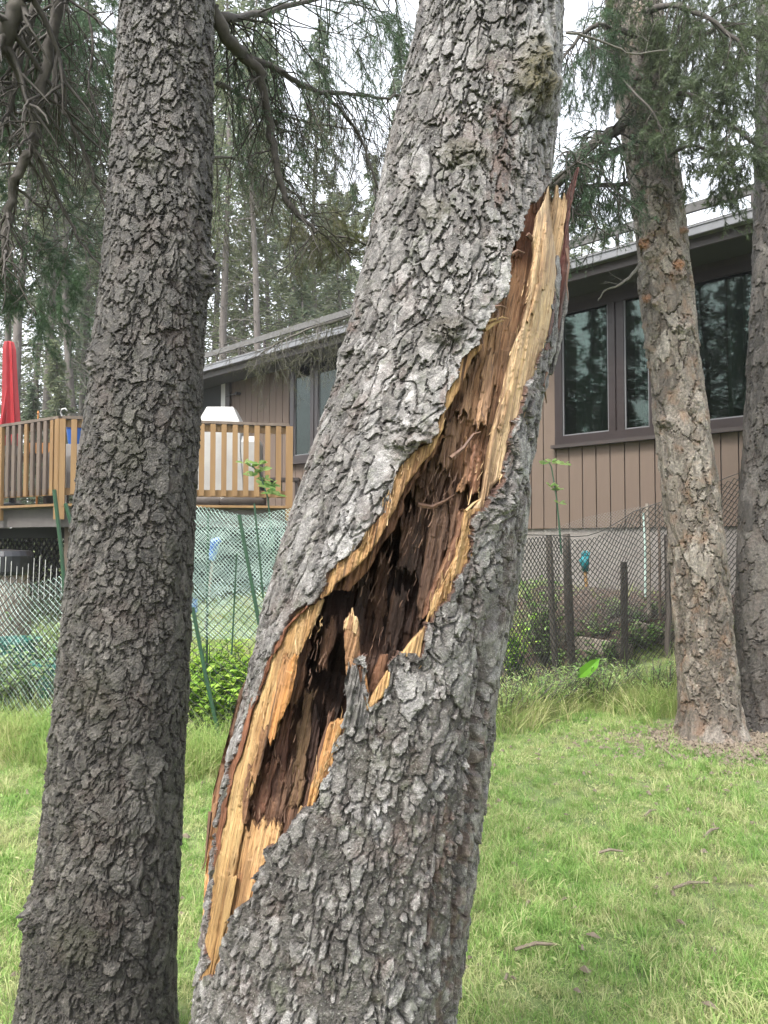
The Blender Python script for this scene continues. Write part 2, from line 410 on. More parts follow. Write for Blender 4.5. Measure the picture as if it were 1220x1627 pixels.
OPEN = [(868, 292), (837, 345), (829, 373), (812, 400), (809, 422), (800, 465), (784, 490), (772, 517), (763, 539), (741, 563), (732, 576),
        (723, 603), (706, 628), (706, 650), (698, 677), (685, 703), (666, 710), (644, 737), (625, 770), (613, 812), (591, 831), (576, 868),
        (553, 884), (534, 895), (517, 914), (515, 936), (489, 961), (474, 964), (453, 994), (431, 1037), (414, 1076), (393, 1140), (376, 1187),
        (354, 1268), (346, 1315), (338, 1380), (334, 1444), (328, 1521), (320, 1560), (330, 1548), (346, 1517), (361, 1457), (393, 1431), (414, 1380),
        (418, 1354), (440, 1337), (455, 1315), (478, 1281), (500, 1272), (504, 1243), (525, 1230), (530, 1183), (543, 1148), (549, 1100),
        (551, 1045), (583, 1045), (584, 1123), (607, 1110), (618, 1071), (615, 1054), (637, 1043), (667, 1041), (671, 1011), (684, 977),
        (700, 959), (719, 951), (721, 921), (738, 906), (749, 895), (749, 861), (753, 827), (768, 804), (779, 774), (794, 770), (798, 755),
        (806, 718), (817, 680), (815, 671), (830, 650), (837, 613), (855, 585), (864, 557), (874, 520), (880, 465), (886, 404), (935, 330), (910, 280)]
def main_cut(px, py):
    wx = px + 9 * vnoise(px / 13, py / 18, 71) + 3 * vnoise(px / 5, py / 6, 72) + 9 * vnoise(px / 30, py / 34, 76)
    wy = py + 14 * vnoise(px / 12, py / 20, 73) + 4 * vnoise(px / 4, py / 7, 74)
    return in_poly(wx, wy, OPEN)
def blob(px, py, cx, cy, rx, ry, seed):
    d = np.sqrt(((px - cx) / rx) ** 2 + ((py - cy) / ry) ** 2) + .5 * fbm(px / 22, py / 22, seed, 3)
    return np.clip(1.25 - d, 0, 1)
def seg_d(px, py, pts, k):
    P = np.array(pts, float); best = np.full(px.shape, 1e9)
    for a, b in zip(P[:-1], P[1:]):
        d = b - a; t = np.clip(((px - a[0]) * d[0] + (py - a[1]) * d[1]) / (d @ d), 0, 1)
        best = np.minimum(best, np.hypot(px - a[0] - t * d[0], py - a[1] - t * d[1]))
    return best
CRACKS = [([(806, 868), (800, 930), (784, 985), (775, 1000)], 5, .022), ([(775, 1000), (768, 1090), (756, 1150), (754, 1250), (738, 1330), (728, 1400)], 6, .022),
          ([(766, 1100), (757, 1160), (762, 1230)], 3, .012), ([(745, 1230), (738, 1330), (722, 1440), (712, 1560)], 4, .012),
          ([(700, 1280), (693, 1390), (680, 1480)], 3, .009), ([(880, 560), (866, 640), (856, 700), (842, 790)], 4, .012),
          ([(640, 330), (660, 300), (655, 350)], 3, .008), ([(610, 420), (595, 480), (600, 520)], 3, .008), ([(555, 640), (530, 720), (500, 800)], 3, .008),
          ([(856, 60), (862, 150), (848, 230), (838, 300)], 4, .012), ([(800, 770), (792, 800), (805, 830)], 5, .014), ([(700, 60), (690, 120), (668, 200)], 3, .009)]
def main_extra(px, py, vis, H, moss, ID, UU, ZZ):
    w = vis
    k = blob(px, py, 850, 120, 32, 62, 5) * w
    H = H + .03 * k + .012 * k * fbm(px / 9, py / 14, 6, 3); moss = np.maximum(moss, np.clip(k * 1.3, 0, .95))
    for cx_, cy_, rx, ry, hh, mm in ((735, 245, 40, 26, .012, .55), (655, 690, 45, 34, .018, .15), (712, 525, 34, 22, .012, .3), (690, 330, 26, 20, .008, .4),
                                     (788, 800, 26, 36, .02, .05), (620, 1230, 60, 50, -.006, .15), (600, 1590, 16, 12, .004, .2), (560, 560, 30, 22, .01, .0)):
        k = blob(px, py, cx_, cy_, rx, ry, int(cx_)) * w
        H = H + hh * k * (1 + 1.4 * fbm(px / 8, py / 8, int(cy_), 3)); moss = np.maximum(moss, mm * np.clip(k * 1.6, 0, 1))
    for pts, wd, dp in CRACKS:
        d = seg_d(px + 5 * vnoise(px / 14, py / 34, 9), py, pts, 0); wl = wd * (.7 + .7 * (vnoise(px / 30, py / 26, 10) + .5))
        H = H - dp * np.clip(1.3 - d / wl, 0, 1) * w
    # reddish freshly scaled strip on the lower right, under the torn board and under the knot
    for pts, wd in (([(812, 700), (803, 745), (790, 775)], 7), ([(735, 1270), (722, 1350), (700, 1480)], 14), ([(838, 620), (815, 680)], 6), ([(795, 180), (800, 260), (790, 320)], 16)):
        d = seg_d(px + 14 * vnoise(px / 16, py / 30, 12), py, pts, 0); ID = np.where((d < wd) & w, ID * .35, ID)
        moss = moss
    red = np.zeros_like(H)
    for pts, wd in (([(812, 700), (803, 745), (790, 775)], 7), ([(765, 1180), (750, 1290), (735, 1400), (715, 1520), (700, 1627)], 11), ([(838, 620), (815, 680)], 6), ([(712, 1270), (700, 1380), (680, 1500)], 8),
                    ([(795, 180), (800, 260), (790, 320)], 18), ([(772, 1000), (768, 1080), (772, 1150)], 5), ([(700, 1290), (712, 1340)], 12), ([(725, 590), (706, 640)], 8), ([(560, 480), (556, 520)], 10)):
        d = seg_d(px + 16 * vnoise(px / 14, py / 26, 12), py, pts, 0); red = np.maximum(red, np.clip(1.4 - d / wd, 0, 1) * (vnoise(px / 6, py / 14, 15) > -.05) * w * .5)
    return H, moss, ID, red
tree = tag(empty('broken_spruce', (float(TM.x[0]), float(TM.y[0]), 0)),
           'large leaning grey spruce trunk torn open by a long splintered wound round a rotten hollow', 'tree')
inv = Matrix.Translation(-tree.location)
def to_local(V, t): V = np.array(V, float); V -= np.array(t.location)[None, :]; return V
V, Q, at, uvw = trunk_mesh(TM, .40, 3.12, .0026, .0026, 104, 11, 27000, .0145, .025, .0068, .9, .0030, fissure=.009, small=([.4, 1.2, 2.0, 3.0], [.72, .8, .95, 1.05]), cut=main_cut, extra=main_extra, coarse=.04)
obj_np('trunk', to_local(V, tree), Q, M['bark_main'], tree, attrs=at, uv=uvw, smooth=False)

def idw(px, py, pts, p=3):
    P = np.array(pts, float); out = 0; ws = 0
    for row in P:
        w = 1 / (np.hypot(px - row[0], (py - row[1])) + 6) ** p
        out = out + w[..., None] * row[2:]; ws = ws + w
    return out / ws[..., None]
def slats(c, v, seed, w=.012, L=.16):
    """blocky long strips: offset per strip with random breaks"""
    cw = c + .35 * w * fbm(c / w * .2, v * 9, seed, 2) * 4
    k = np.floor(cw / w + 1.3 * vnoise(c / w * .6, v * 0 + seed, seed)); b = np.floor(v / L + 7 * _h(k, k * 0 + 3, seed))
    return _h(k, b, seed + 1) - .5, _h(k, b, seed + 2)

# ---- cavity wall inside the trunk
rows_py = np.arange(300, 1600, 1.9)
lo = np.interp(rows_py, [280, 400, 560, 700, 830, 900, 1000, 1100, 1260, 1400, 1560, 1600], [815, 780, 720, 650, 560, 500, 430, 380, 338, 325, 316, 312])
hi = np.interp(rows_py, [280, 400, 560, 700, 830, 900, 1000, 1100, 1260, 1400, 1560, 1600], [870, 884, 860, 812, 775, 765, 705, 640, 535, 440, 352, 340])
cc = np.linspace(0, 1, 150)
PXg = lo[:, None] + (hi - lo)[:, None] * cc[None, :]; PYg = np.repeat(rows_py[:, None], len(cc), 1)
Ys = TM.surf(PXg, PYg)
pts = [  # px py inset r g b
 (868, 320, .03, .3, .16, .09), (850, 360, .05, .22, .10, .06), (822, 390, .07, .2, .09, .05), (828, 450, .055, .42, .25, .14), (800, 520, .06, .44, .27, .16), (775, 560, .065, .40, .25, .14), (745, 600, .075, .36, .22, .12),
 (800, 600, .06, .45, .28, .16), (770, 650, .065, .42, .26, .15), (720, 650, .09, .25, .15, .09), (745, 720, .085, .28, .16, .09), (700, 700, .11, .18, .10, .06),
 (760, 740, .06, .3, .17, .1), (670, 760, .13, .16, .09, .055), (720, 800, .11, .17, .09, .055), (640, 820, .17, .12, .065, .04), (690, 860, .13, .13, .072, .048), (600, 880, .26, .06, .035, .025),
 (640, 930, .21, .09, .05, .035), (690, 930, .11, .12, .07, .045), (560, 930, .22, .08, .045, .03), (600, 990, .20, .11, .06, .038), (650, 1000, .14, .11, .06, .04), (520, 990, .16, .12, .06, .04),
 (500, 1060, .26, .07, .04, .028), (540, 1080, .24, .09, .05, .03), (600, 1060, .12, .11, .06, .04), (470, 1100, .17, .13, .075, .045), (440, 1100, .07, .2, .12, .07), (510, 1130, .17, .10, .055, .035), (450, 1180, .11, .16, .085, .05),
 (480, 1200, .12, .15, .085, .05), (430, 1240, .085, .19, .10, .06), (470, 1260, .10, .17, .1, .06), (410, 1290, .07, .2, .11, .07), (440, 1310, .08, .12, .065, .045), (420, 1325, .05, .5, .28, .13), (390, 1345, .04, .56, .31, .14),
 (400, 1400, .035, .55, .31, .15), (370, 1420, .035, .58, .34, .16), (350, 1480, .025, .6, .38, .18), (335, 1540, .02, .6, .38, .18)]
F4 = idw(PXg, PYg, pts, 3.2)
x0, y0, z0 = G(PXg, PYg, Ys)
fib = x0 * 1.0 - .20 * z0; vv = z0
s1, r1 = slats(fib, vv, 5, .019, .22); s2, r2 = slats(fib, vv, 9, .006, .07)
amp = np.clip(F4[..., 0] / .1, .25, 1.3)
ins = F4[..., 0] + amp * (.034 * s1 + .011 * s2 + .006 * fbm(fib * 260, vv * 10, 3, 3)) 
Yc = np.minimum(Ys + np.maximum(ins, .012), Ys + .34)
x, y, z = G(PXg, PYg, Yc)
tone = F4[..., 1:] * (1 + .6 * s1 + .45 * s2)[..., None] * np.interp(F4[..., 0], [.04, .075, .12, .2], [1.35, 1.3, .85, .42])[..., None]  # last factor darkens with depth: shade of the hollow painted into the wood colour
nr, nc = PXg.shape; i = np.arange(nr - 1)[:, None] * nc; j = np.arange(nc - 1)[None, :]
Qc = np.stack([i + j, i + nc + j, i + nc + j + 1, i + j + 1], -1).reshape(-1, 4)
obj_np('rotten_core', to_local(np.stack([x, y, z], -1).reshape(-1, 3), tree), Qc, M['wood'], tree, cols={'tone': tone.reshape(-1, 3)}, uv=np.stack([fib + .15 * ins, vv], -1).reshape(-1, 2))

# ---- slabs and splinters: closed pieces with real thickness
def slab(name, left, right, inset, thick, tone_, mat='wood', step=2.2, across=2.6, relief=.004, jag=10, jagb=6, seed=1, y_off=None, tone2=None, side_jit=2.0, bow=0, parent=None, label=None, stripw=.006, attrs_bark=False, tang=0):
    L = np.array(left, float); Rg = np.array(right, float)
    t0, t1 = min(L[0, 1], Rg[0, 1]), max(L[-1, 1], Rg[-1, 1])
    n = max(4, int((t1 - t0) / step)); ys = np.linspace(t0, t1, n)
    lx = np.interp(ys, L[:, 1], L[:, 0]); rx = np.interp(ys, Rg[:, 1], Rg[:, 0])
    lx = lx + side_jit * (fbm(ys / 34, ys * 0 + seed, seed, 3)) * 1.5 * np.interp(ys, [t0, t1], [1, 1.2]); rx = rx + side_jit * (fbm(ys / 30, ys * 0 + seed + 5, seed + 3, 3)) * 1.5
    wmax = max(2.0, (rx - lx).max()); k = max(3, int(wmax / across)); c = np.linspace(0, 1, k)
    PXs = lx[:, None] + (rx - lx)[:, None] * c; PYs = np.repeat(ys[:, None], k, 1)
    # ragged ends
    nc_ = PXs / 5.0 + seed; e0 = jag * (vnoise(nc_, nc_ * 0, seed) + vnoise(nc_ * 2.7, nc_ * 0, seed + 1) * .8 + .5)
    e1 = jagb * (vnoise(nc_, nc_ * 0, seed + 4) + vnoise(nc_ * 2.7, nc_ * 0, seed + 6) * .8 + .5)
    tt = (PYs - t0) / (t1 - t0)
    PYs = PYs + e0 * np.exp(-tt * (t1 - t0) / 16) - e1 * np.exp(-(1 - tt) * (t1 - t0) / 16)
    PXs = PXs + tang * e0 * np.exp(-tt * (t1 - t0) / 16)
    Y = TM.surf(PXs, PYs) if y_off is None else np.interp(PYs, [p[0] for p in y_off], [p[1] for p in y_off]) + 0 * PXs
    if np.ndim(inset): Yin = np.interp(PYs, [p[0] for p in inset], [p[1] for p in inset])
    else: Yin = inset
    X0, _, Z0 = G(PXs, PYs, Y); fb = X0 - .2 * Z0
    s, _ = slats(fb, Z0, seed + 40, stripw, .12)
    rel = relief * (s + .9 * fbm(fb * 330, Z0 * 12, seed, 3)) 
    cedge = np.minimum(c, 1 - c)[None, :] * (rx - lx)[:, None]; roundm = np.clip(1 - cedge / 4.0, 0, 1) ** 2 * .004
    Yf = Y + Yin + rel + roundm - bow * np.sin(np.pi * c)[None, :]
    x, y, z = G(PXs, PYs, Yf)
    th = thick * (1 - .5 * np.exp(-tt * 8)) if thick > .01 else thick + 0 * tt
    xb, yb, zb = x - .1 * (x - X0), y + th + roundm * -1, z
    A = np.stack([x, y, z], -1).reshape(-1, 3); B = np.stack([xb, yb, zb], -1).reshape(-1, 3); N = len(A)
    nr, nc = x.shape; i = np.arange(nr - 1)[:, None] * nc; j = np.arange(nc - 1)[None, :]
    Q1 = np.stack([i + j, i + nc + j, i + nc + j + 1, i + j + 1], -1).reshape(-1, 4); Q2 = Q1[:, ::-1] + N
    ring = np.concatenate([np.arange(nc), nc * np.arange(1, nr) + nc - 1, (nr - 1) * nc + np.arange(nc - 2, -1, -1), nc * np.arange(nr - 2, 0, -1)])
    r2_ = np.roll(ring, -1); Q3 = np.stack([ring, r2_, r2_ + N, ring + N], -1)
    # separate vertices for the side wall so its edges stay crisp
    Vv = np.concatenate([A, B, A, B]); Q3 = Q3 + 2 * N
    T1 = np.array(tone_, float); T2 = np.array(tone2 if tone2 is not None else tone_, float)
    mixf = np.clip(.5 + fbm(fb * 90, Z0 * 7, seed + 3, 3) * 1.3, 0, 1)[..., None]
    tn = (T1 * (1 - mixf) + T2 * mixf).reshape(-1, 3) * (1 + .25 * s.reshape(-1, 1))
    tn = np.concatenate([tn, tn * .8, tn, tn * .75]); uv = np.stack([fb, Z0], -1).reshape(-1, 2); uv2 = uv + np.array([.02, 0]); uv = np.concatenate([uv, uv2, uv, uv2])
    o = obj_np(name, to_local(Vv, tree), [Q1, Q2, Q3], M[mat], parent or tree, cols={'tone': tn}, uv=uv,
               attrs={'flake': np.full(len(Vv), .5) + .3 * (_h(np.floor(Vv[:, 0] * 60), np.floor(Vv[:, 2] * 40), 3) - .5), 'moss': np.zeros(len(Vv)), 'rim': np.zeros(len(Vv))} if attrs_bark else None)
    if label: o['label'] = label
    return o
YEL, YEL2, TAN, ORA, BRN, DRK, RED = (.66, .47, .25), (.55, .35, .15), (.46, .3, .17), (.58, .31, .12), (.2, .11, .065), (.1, .055, .035), (.13, .035, .025)
# pale torn board standing up on the right
slab('torn_board', [(874, 290), (867, 302), (860, 325), (853, 339), (847, 373), (848, 404), (845, 450), (829, 520), (813, 557), (797, 634), (783, 680), (771, 748), (764, 793), (745, 822)],
     [(903, 290), (902, 311), (897, 358), (891, 404), (884, 465), (876, 520), (866, 557), (857, 585), (840, 613), (832, 650), (818, 671), (810, 696), (805, 726), (799, 755), (782, 774), (771, 804), (754, 824)],
     [(280, -.03), (400, -.015), (520, .006), (700, .014), (830, .016)], .035, (.72, .55, .34), step=1.8, across=2, relief=.006, jag=32, jagb=4, seed=3, tone2=(.64, .45, .25),
     label='long pale splintered board of sapwood standing up along the wound')
slab('torn_bark', [(915, 262), (905, 290), (898, 311), (893, 358), (888, 404), (881, 465), (873, 520), (865, 560)], [(921, 262), (914, 290), (908, 311), (904, 358), (902, 404), (898, 465), (889, 520), (878, 560)],
     [(260, -.03), (400, -.008), (560, .0)], .028, (.16, .045, .035), step=1.8, across=1.8, relief=.007, jag=14, seed=8, tone2=(.11, .05, .04), side_jit=3.5, label='dark red strip of bark behind the pale board')
slab('outer_bark', [(896, 440), (890, 500), (880, 555), (872, 600)], [(903, 440), (899, 500), (890, 555), (880, 600)], .01, .02, (.3, .27, .24), 'bark_main', step=2, across=2, relief=.01, jag=18, seed=9, side_jit=4, attrs_bark=True)
slab('stepped_splinter', [(866, 345), (862, 380), (858, 420), (856, 470)], [(876, 345), (873, 380), (871, 420), (863, 470)], [(280, -.04), (400, -.028), (520, -.008)], .02, (.6, .42, .23), step=1.6, across=1.8, relief=.006, jag=8, jagb=10, seed=21)
slab('stepped_splinter', [(852, 450), (846, 480), (836, 510)], [(862, 450), (856, 480), (843, 510)], [(440, -.02), (520, -.006)], .02, (.55, .37, .2), step=1.6, across=1.8, relief=.007, jag=10, jagb=10, seed=22)
slab('stepped_splinter', [(806, 620), (800, 655), (790, 690)], [(812, 620), (806, 655), (795, 690)], .004, .02, (.5, .33, .18), step=1.6, across=1.8, relief=.005, jag=6, jagb=10, seed=23)
# lower right rim of yellow wood
slab('sapwood_rim', [(742, 812), (733, 850), (720, 884), (706, 921), (694, 944), (680, 978), (676, 992)], [(764, 806), (757, 850), (753, 884), (742, 906), (725, 925), (716, 951), (694, 975), (682, 992)],
     .012, .035, (.64, .44, .21), step=1.8, across=2, relief=.009, jag=5, jagb=8, seed=31, tone2=(.56, .33, .14), side_jit=4, label='bright yellow broken edge of wood right of the hollow')
slab('inner_rim', [(728, 812), (722, 850), (708, 884), (694, 921), (682, 950), (668, 990)], [(745, 806), (737, 850), (724, 884), (710, 921), (698, 950), (684, 990)],
     .035, .05, (.3, .17, .09), step=2, across=2, relief=.012, jag=5, jagb=12, seed=33, tone2=(.2, .1, .06), side_jit=4)
slab('splinter', [(671, 996), (657, 1015), (646, 1030), (634, 1046)], [(675, 996), (674, 1015), (670, 1030), (668, 1046)], .004, .02, (.66, .46, .22), step=1.5, across=1.5, relief=.004, jag=5, seed=41, side_jit=1.5)
slab('splinter', [(614, 1066), (600, 1090), (588, 1110), (578, 1130)], [(620, 1066), (619, 1090), (607, 1110), (586, 1130)], .0, .02, (.66, .44, .2), step=1.5, across=1.5, relief=.004, jag=4, seed=42, side_jit=1.5)
slab('splinter', [(603, 1040), (592, 1070), (586, 1100)], [(616, 1050), (610, 1075), (598, 1105)], .03, .05, (.3, .16, .09), step=1.8, across=1.8, relief=.006, jag=8, seed=43)
slab('splinter', [(543, 1140), (522, 1150), (512, 1183), (502, 1230), (493, 1255), (488, 1285)], [(549, 1140), (545, 1152), (536, 1183), (526, 1230), (507, 1250), (498, 1285)], .007, .03, (.62, .36, .14), step=1.8, across=1.8, relief=.006, jag=6, seed=44, tone2=(.5, .27, .11), side_jit=2)
slab('splinter', [(524, 1125), (514, 1160), (500, 1215), (486, 1265), (478, 1290)], [(532, 1125), (526, 1160), (514, 1215), (498, 1265), (488, 1290)], .035, .05, BRN, step=2, across=2, relief=.007, jag=12, seed=45, tone2=DRK)
# upright spike in the middle of the hollow
slab('standing_spike', [(553, 972), (545, 988), (546, 1020), (550, 1060), (551, 1100), (556, 1122)], [(562, 966), (571, 985), (572, 1020), (577, 1060), (582, 1100), (585, 1122)],
     [(960, .012), (1060, .006), (1130, .01)], .03, (.4, .24, .12), step=1.6, across=1.6, relief=.008, jag=16, jagb=3, seed=51, tone2=(.2, .09, .05), side_jit=3, bow=.006, label='short upright spike of broken wood in the middle of the hollow')
slab('spike_tip', [(556, 972), (548, 984), (547, 1006)], [(562, 968), (570, 984), (569, 1006)], .004, .012, (.72, .54, .3), step=1.2, across=1.2, relief=.005, jag=14, jagb=12, seed=52)
slab('spike_bark', [(549, 1046), (549, 1080), (549, 1130), (540, 1160)], [(566, 1046), (574, 1080), (584, 1130), (592, 1160)], -.008, .016, (.3, .27, .24), 'bark_main', step=1.6, across=1.6, relief=.012, jag=16, seed=53, side_jit=4, attrs_bark=True, label='patch of grey bark left on the upright spike')
slab('spike_edge', [(572, 1040), (576, 1080), (581, 1122)], [(577, 1040), (583, 1080), (588, 1124)], .004, .02, (.5, .27, .11), step=1.6, across=1.6, relief=.004, jag=10, seed=54)
# yellow sapwood band down the left side and along the bottom
slab('sapwood_band', [(484, 952), (452, 990), (429, 1037), (411, 1076), (390, 1140), (373, 1187), (351, 1268), (343, 1315), (335, 1380), (331, 1444), (325, 1521), (318, 1565)],
     [(512, 952), (497, 990), (474, 1037), (450, 1076), (430, 1140), (412, 1187), (395, 1268), (384, 1315), (376, 1380), (365, 1444), (350, 1521), (330, 1565)],
     [(950, .02), (1100, .022), (1300, .02), (1565, .012)], .04, (.56, .41, .2), step=2, across=2, relief=.006, jag=8, jagb=4, seed=61, tone2=(.5, .31, .13), side_jit=4, label='long yellow band of sapwood down the left side of the wound')
slab('sapwood_edge', [(486, 958), (449, 1000), (424, 1050), (404, 1096), (384, 1160), (366, 1220), (352, 1280), (343, 1330), (336, 1380)], [(494, 958), (457, 1000), (432, 1050), (414, 1096), (394, 1160), (375, 1220), (360, 1280), (352, 1330), (342, 1380)],
     .006, .02, (.3, .13, .07), step=2, across=1.6, relief=.005, jag=5, seed=62, tone2=(.2, .09, .05), side_jit=3)
slab('orange_splinter', [(452, 1040), (440, 1080), (429, 1120), (425, 1150), (424, 1190)], [(476, 1040), (468, 1080), (458, 1120), (444, 1150), (429, 1192)], .0, .02, (.62, .32, .11), step=1.7, across=1.8, relief=.009, jag=14, jagb=22, seed=63, tone2=(.5, .29, .13), side_jit=3, label='orange splinter hanging over the yellow band')
slab('brown_splinter', [(414, 1150), (406, 1200), (399, 1240)], [(426, 1150), (420, 1200), (411, 1244)], .004, .016, (.3, .17, .08), step=1.7, across=1.7, relief=.007, jag=10, jagb=14, seed=64, side_jit=3)
slab('brown_splinter', [(392, 1215), (386, 1270), (383, 1305)], [(402, 1215), (397, 1270), (394, 1310)], .012, .016, (.24, .13, .07), step=1.7, across=1.7, relief=.007, jag=10, jagb=10, seed=65, side_jit=3)
slab('lower_face', [(384, 1300), (376, 1340), (370, 1400), (364, 1450), (357, 1480)], [(450, 1300), (446, 1340), (420, 1400), (388, 1450), (366, 1480)], .034, .03, (.66, .44, .22), step=2, across=2, relief=.005, jag=22, seed=66, tone2=(.56, .33, .15), label='flat orange tan face of clean wood at the foot of the wound')
slab('lower_splinter', [(362, 1392), (357, 1430), (355, 1465)], [(376, 1392), (370, 1430), (362, 1470)], .008, .02, (.62, .43, .2), step=1.7, across=1.7, relief=.003, jag=4, seed=67, side_jit=1)
# yellow lip along the upper left bark edge
slab('upper_lip', [(760, 545), (735, 566), (724, 590), (712, 615), (699, 634), (699, 655), (690, 680), (678, 706), (655, 716), (634, 742), (616, 775), (604, 815), (582, 838), (568, 872), (545, 888), (525, 902), (508, 920), (506, 945)],
     [(768, 545), (750, 570), (740, 600), (727, 620), (716, 640), (707, 655), (704, 680), (691, 712), (684, 722), (664, 745), (645, 772), (628, 812), (612, 838), (592, 872), (580, 888), (566, 902), (545, 920), (520, 950)],
     .012, .02, (.58, .38, .17), step=1.6, across=1.8, relief=.008, jag=4, seed=71, tone2=(.44, .25, .11), side_jit=4, label='thin yellow lip of wood under the upper bark edge')
slab('upper_lip_inner', [(690, 690), (662, 720), (640, 752), (622, 790), (602, 830), (585, 868), (555, 900), (530, 930)], [(712, 690), (690, 725), (662, 760), (642, 795), (626, 840), (606, 872), (582, 905), (552, 940)], .045, .03, (.2, .1, .06), step=2, across=2, relief=.012, jag=5, seed=72, tone2=(.3, .16, .08), side_jit=6)
# rotten slabs inside
for k, (l, r, ins_, t1_, t2_) in enumerate([
    ([(642, 800), (637, 860), (635, 925)], [(664, 800), (668, 860), (671, 925)], .11, (.13, .08, .055), (.1, .06, .04)),
    ([(690, 782), (680, 860), (672, 930), (662, 1000)], [(716, 782), (708, 860), (698, 930), (680, 1000)], .08, (.16, .1, .065), (.12, .07, .045)),
    ([(716, 760), (712, 830), (706, 880)], [(734, 750), (728, 830), (718, 880)], .075, (.2, .12, .075), (.14, .08, .05)),
    ([(668, 735), (662, 800), (668, 870)], [(684, 735), (678, 800), (674, 870)], .115, (.34, .22, .13), (.2, .12, .07)),
    ([(706, 660), (700, 700), (690, 750)], [(736, 655), (730, 700), (712, 755)], .075, (.3, .19, .11), (.2, .12, .07)),
    ([(738, 690), (735, 740), (728, 790)], [(752, 690), (752, 740), (742, 790)], .055, (.42, .25, .13), (.26, .14, .08)),
    ([(750, 700), (748, 750), (742, 800)], [(770, 700), (764, 750), (756, 800)], .04, (.3, .16, .09), (.22, .11, .07)),
    ([(752, 560), (740, 620), (728, 660)], [(764, 555), (754, 620), (744, 670)], .06, (.4, .26, .15), (.28, .17, .1)),
    ([(775, 545), (764, 620), (752, 690)], [(792, 540), (782, 620), (770, 690)], .045, (.45, .29, .17), (.38, .24, .14)),
    ([(604, 870), (596, 950), (590, 1030)], [(622, 870), (614, 950), (606, 1030)], .17, (.12, .065, .04), (.08, .045, .03)),
    ([(572, 900), (562, 980), (566, 1050)], [(588, 900), (580, 980), (578, 1050)], .18, (.1, .055, .035), (.07, .04, .028)),
    ([(620, 930), (612, 1000), (604, 1070)], [(646, 930), (636, 1000), (622, 1070)], .13, (.12, .07, .045), (.09, .05, .034)),
    ([(516, 985), (506, 1040), (500, 1075)], [(532, 980), (526, 1040), (514, 1080)], .10, (.22, .12, .07), (.13, .07, .045)),
    ([(486, 1090), (474, 1160), (460, 1250), (450, 1300)], [(502, 1090), (494, 1160), (482, 1250), (474, 1300)], .09, (.24, .16, .085), (.16, .1, .06)),
    ([(452, 1110), (440, 1180), (424, 1260), (414, 1308)], [(470, 1110), (458, 1180), (446, 1260), (436, 1306)], .075, (.17, .085, .055), (.12, .06, .04)),
    ([(430, 1190), (414, 1250), (396, 1308)], [(444, 1190), (430, 1250), (420, 1310)], .06, (.2, .10, .065), (.14, .07, .045)),
    ([(496, 1120), (490, 1190), (478, 1260)], [(508, 1120), (504, 1190), (492, 1260)], .10, (.1, .055, .04), (.07, .04, .03)),
    ([(478, 1010), (464, 1070), (452, 1130)], [(494, 1005), (482, 1070), (466, 1140)], .05, (.2, .11, .06), (.13, .07, .045)),
    ([(652, 712), (645, 745), (655, 790)], [(690, 712), (694, 745), (688, 790)], .10, (.24, .14, .08), (.16, .09, .055))]):
    slab('rotten_slab', l, r, ins_, .035, tuple(q * (.62 if ins_ > .1 else 1.15) for q in t1_), step=1.8, across=1.7, relief=.011, jag=26, jagb=26, seed=80 + k, tone2=t2_ if ins_ < .1 else tuple(q * .5 for q in t2_), side_jit=5, stripw=.0065)  # deep slabs toned down further, hollow's shade painted over their rot brown
# little bridging splinters, shreds at the throat of the wound
def shard(name, pxs, ins_, r0, col, seed):
    rng = random.Random(seed); P = []
    for (a, b) in pxs: P.append(Vector((float(G(a, b, 1)[0]), 1, float(G(a, b, 1)[2] - CAMZ))) * 0 + GV(a, b, float(TM.surf(a, b)) + ins_))
    mb = MB(); n = len(P)
    mb.tube([p - tree.location for p in P], [r0 * (1 - .8 * k / (n - 1)) * rng.uniform(.8, 1.2) for k in range(n)], 5)
    o = mb.build(name, M[col], tree); return o
M['fresh'] = simple('fresh_wood', (.34, .23, .11), (.24, .14, .06), 60, .6, .4, .002, (1, 1, .2))
M['rot'] = simple('rot_wood', (.13, .07, .04), (.06, .03, .02), 60, .7, .5, .003, (1, 1, .3))
shard('bridging_splinter', [(664, 802), (685, 806), (705, 797), (722, 786)], .07, .006, 'rot', 1)
shard('curled_splinter', [(838, 372), (850, 385), (862, 398), (852, 412)], .0, .005, 'rot', 2)
shard('curled_splinter', [(812, 404), (822, 398), (834, 402)], .0, .005, 'rot', 3)
shard('curled_splinter', [(768, 512), (782, 508), (798, 504), (808, 506)], .01, .004, 'fresh', 4)
shard('curled_splinter', [(770, 524), (788, 512), (800, 509)], .02, .005, 'fresh', 5)
shard('curled_splinter', [(784, 488), (796, 486), (806, 490)], .0, .004, 'rot', 6)
shard('curled_splinter', [(716, 728), (736, 712), (752, 690), (764, 686)], .04, .006, 'rot', 7)
shard('curled_splinter', [(740, 812), (752, 800), (764, 792)], .0, .004, 'fresh', 8)
shard('bark_shred', [(334, 1290), (330, 1330), (326, 1368), (321, 1382)], .0, .005, 'rot', 9)
shard('bark_shred', [(900, 395), (904, 420), (900, 450), (903, 478)], -.01, .004, 'rot', 10)
shard('bark_shred', [(868, 592), (864, 612), (868, 640)], -.02, .005, 'rot', 11)
rng = np.random.default_rng(4)
for k in range(26):
    i_ = rng.integers(60, 84); a = OPEN[rng.integers(3, 26)] if k % 2 else OPEN[rng.integers(44, 80)]
    d = rng.normal(0, 7, 2); L_ = rng.uniform(8, 22)
    shard('small_splinter', [(a[0] + d[0], a[1] + d[1]), (a[0] + d[0] + rng.normal(0, 3) - .1 * L_, a[1] + d[1] + L_ * .5), (a[0] + d[0] + rng.normal(0, 4) - .2 * L_, a[1] + d[1] + L_)], rng.uniform(.0, .02), rng.uniform(.0015, .003), ('fresh', 'rot')[k % 2], 30 + k)

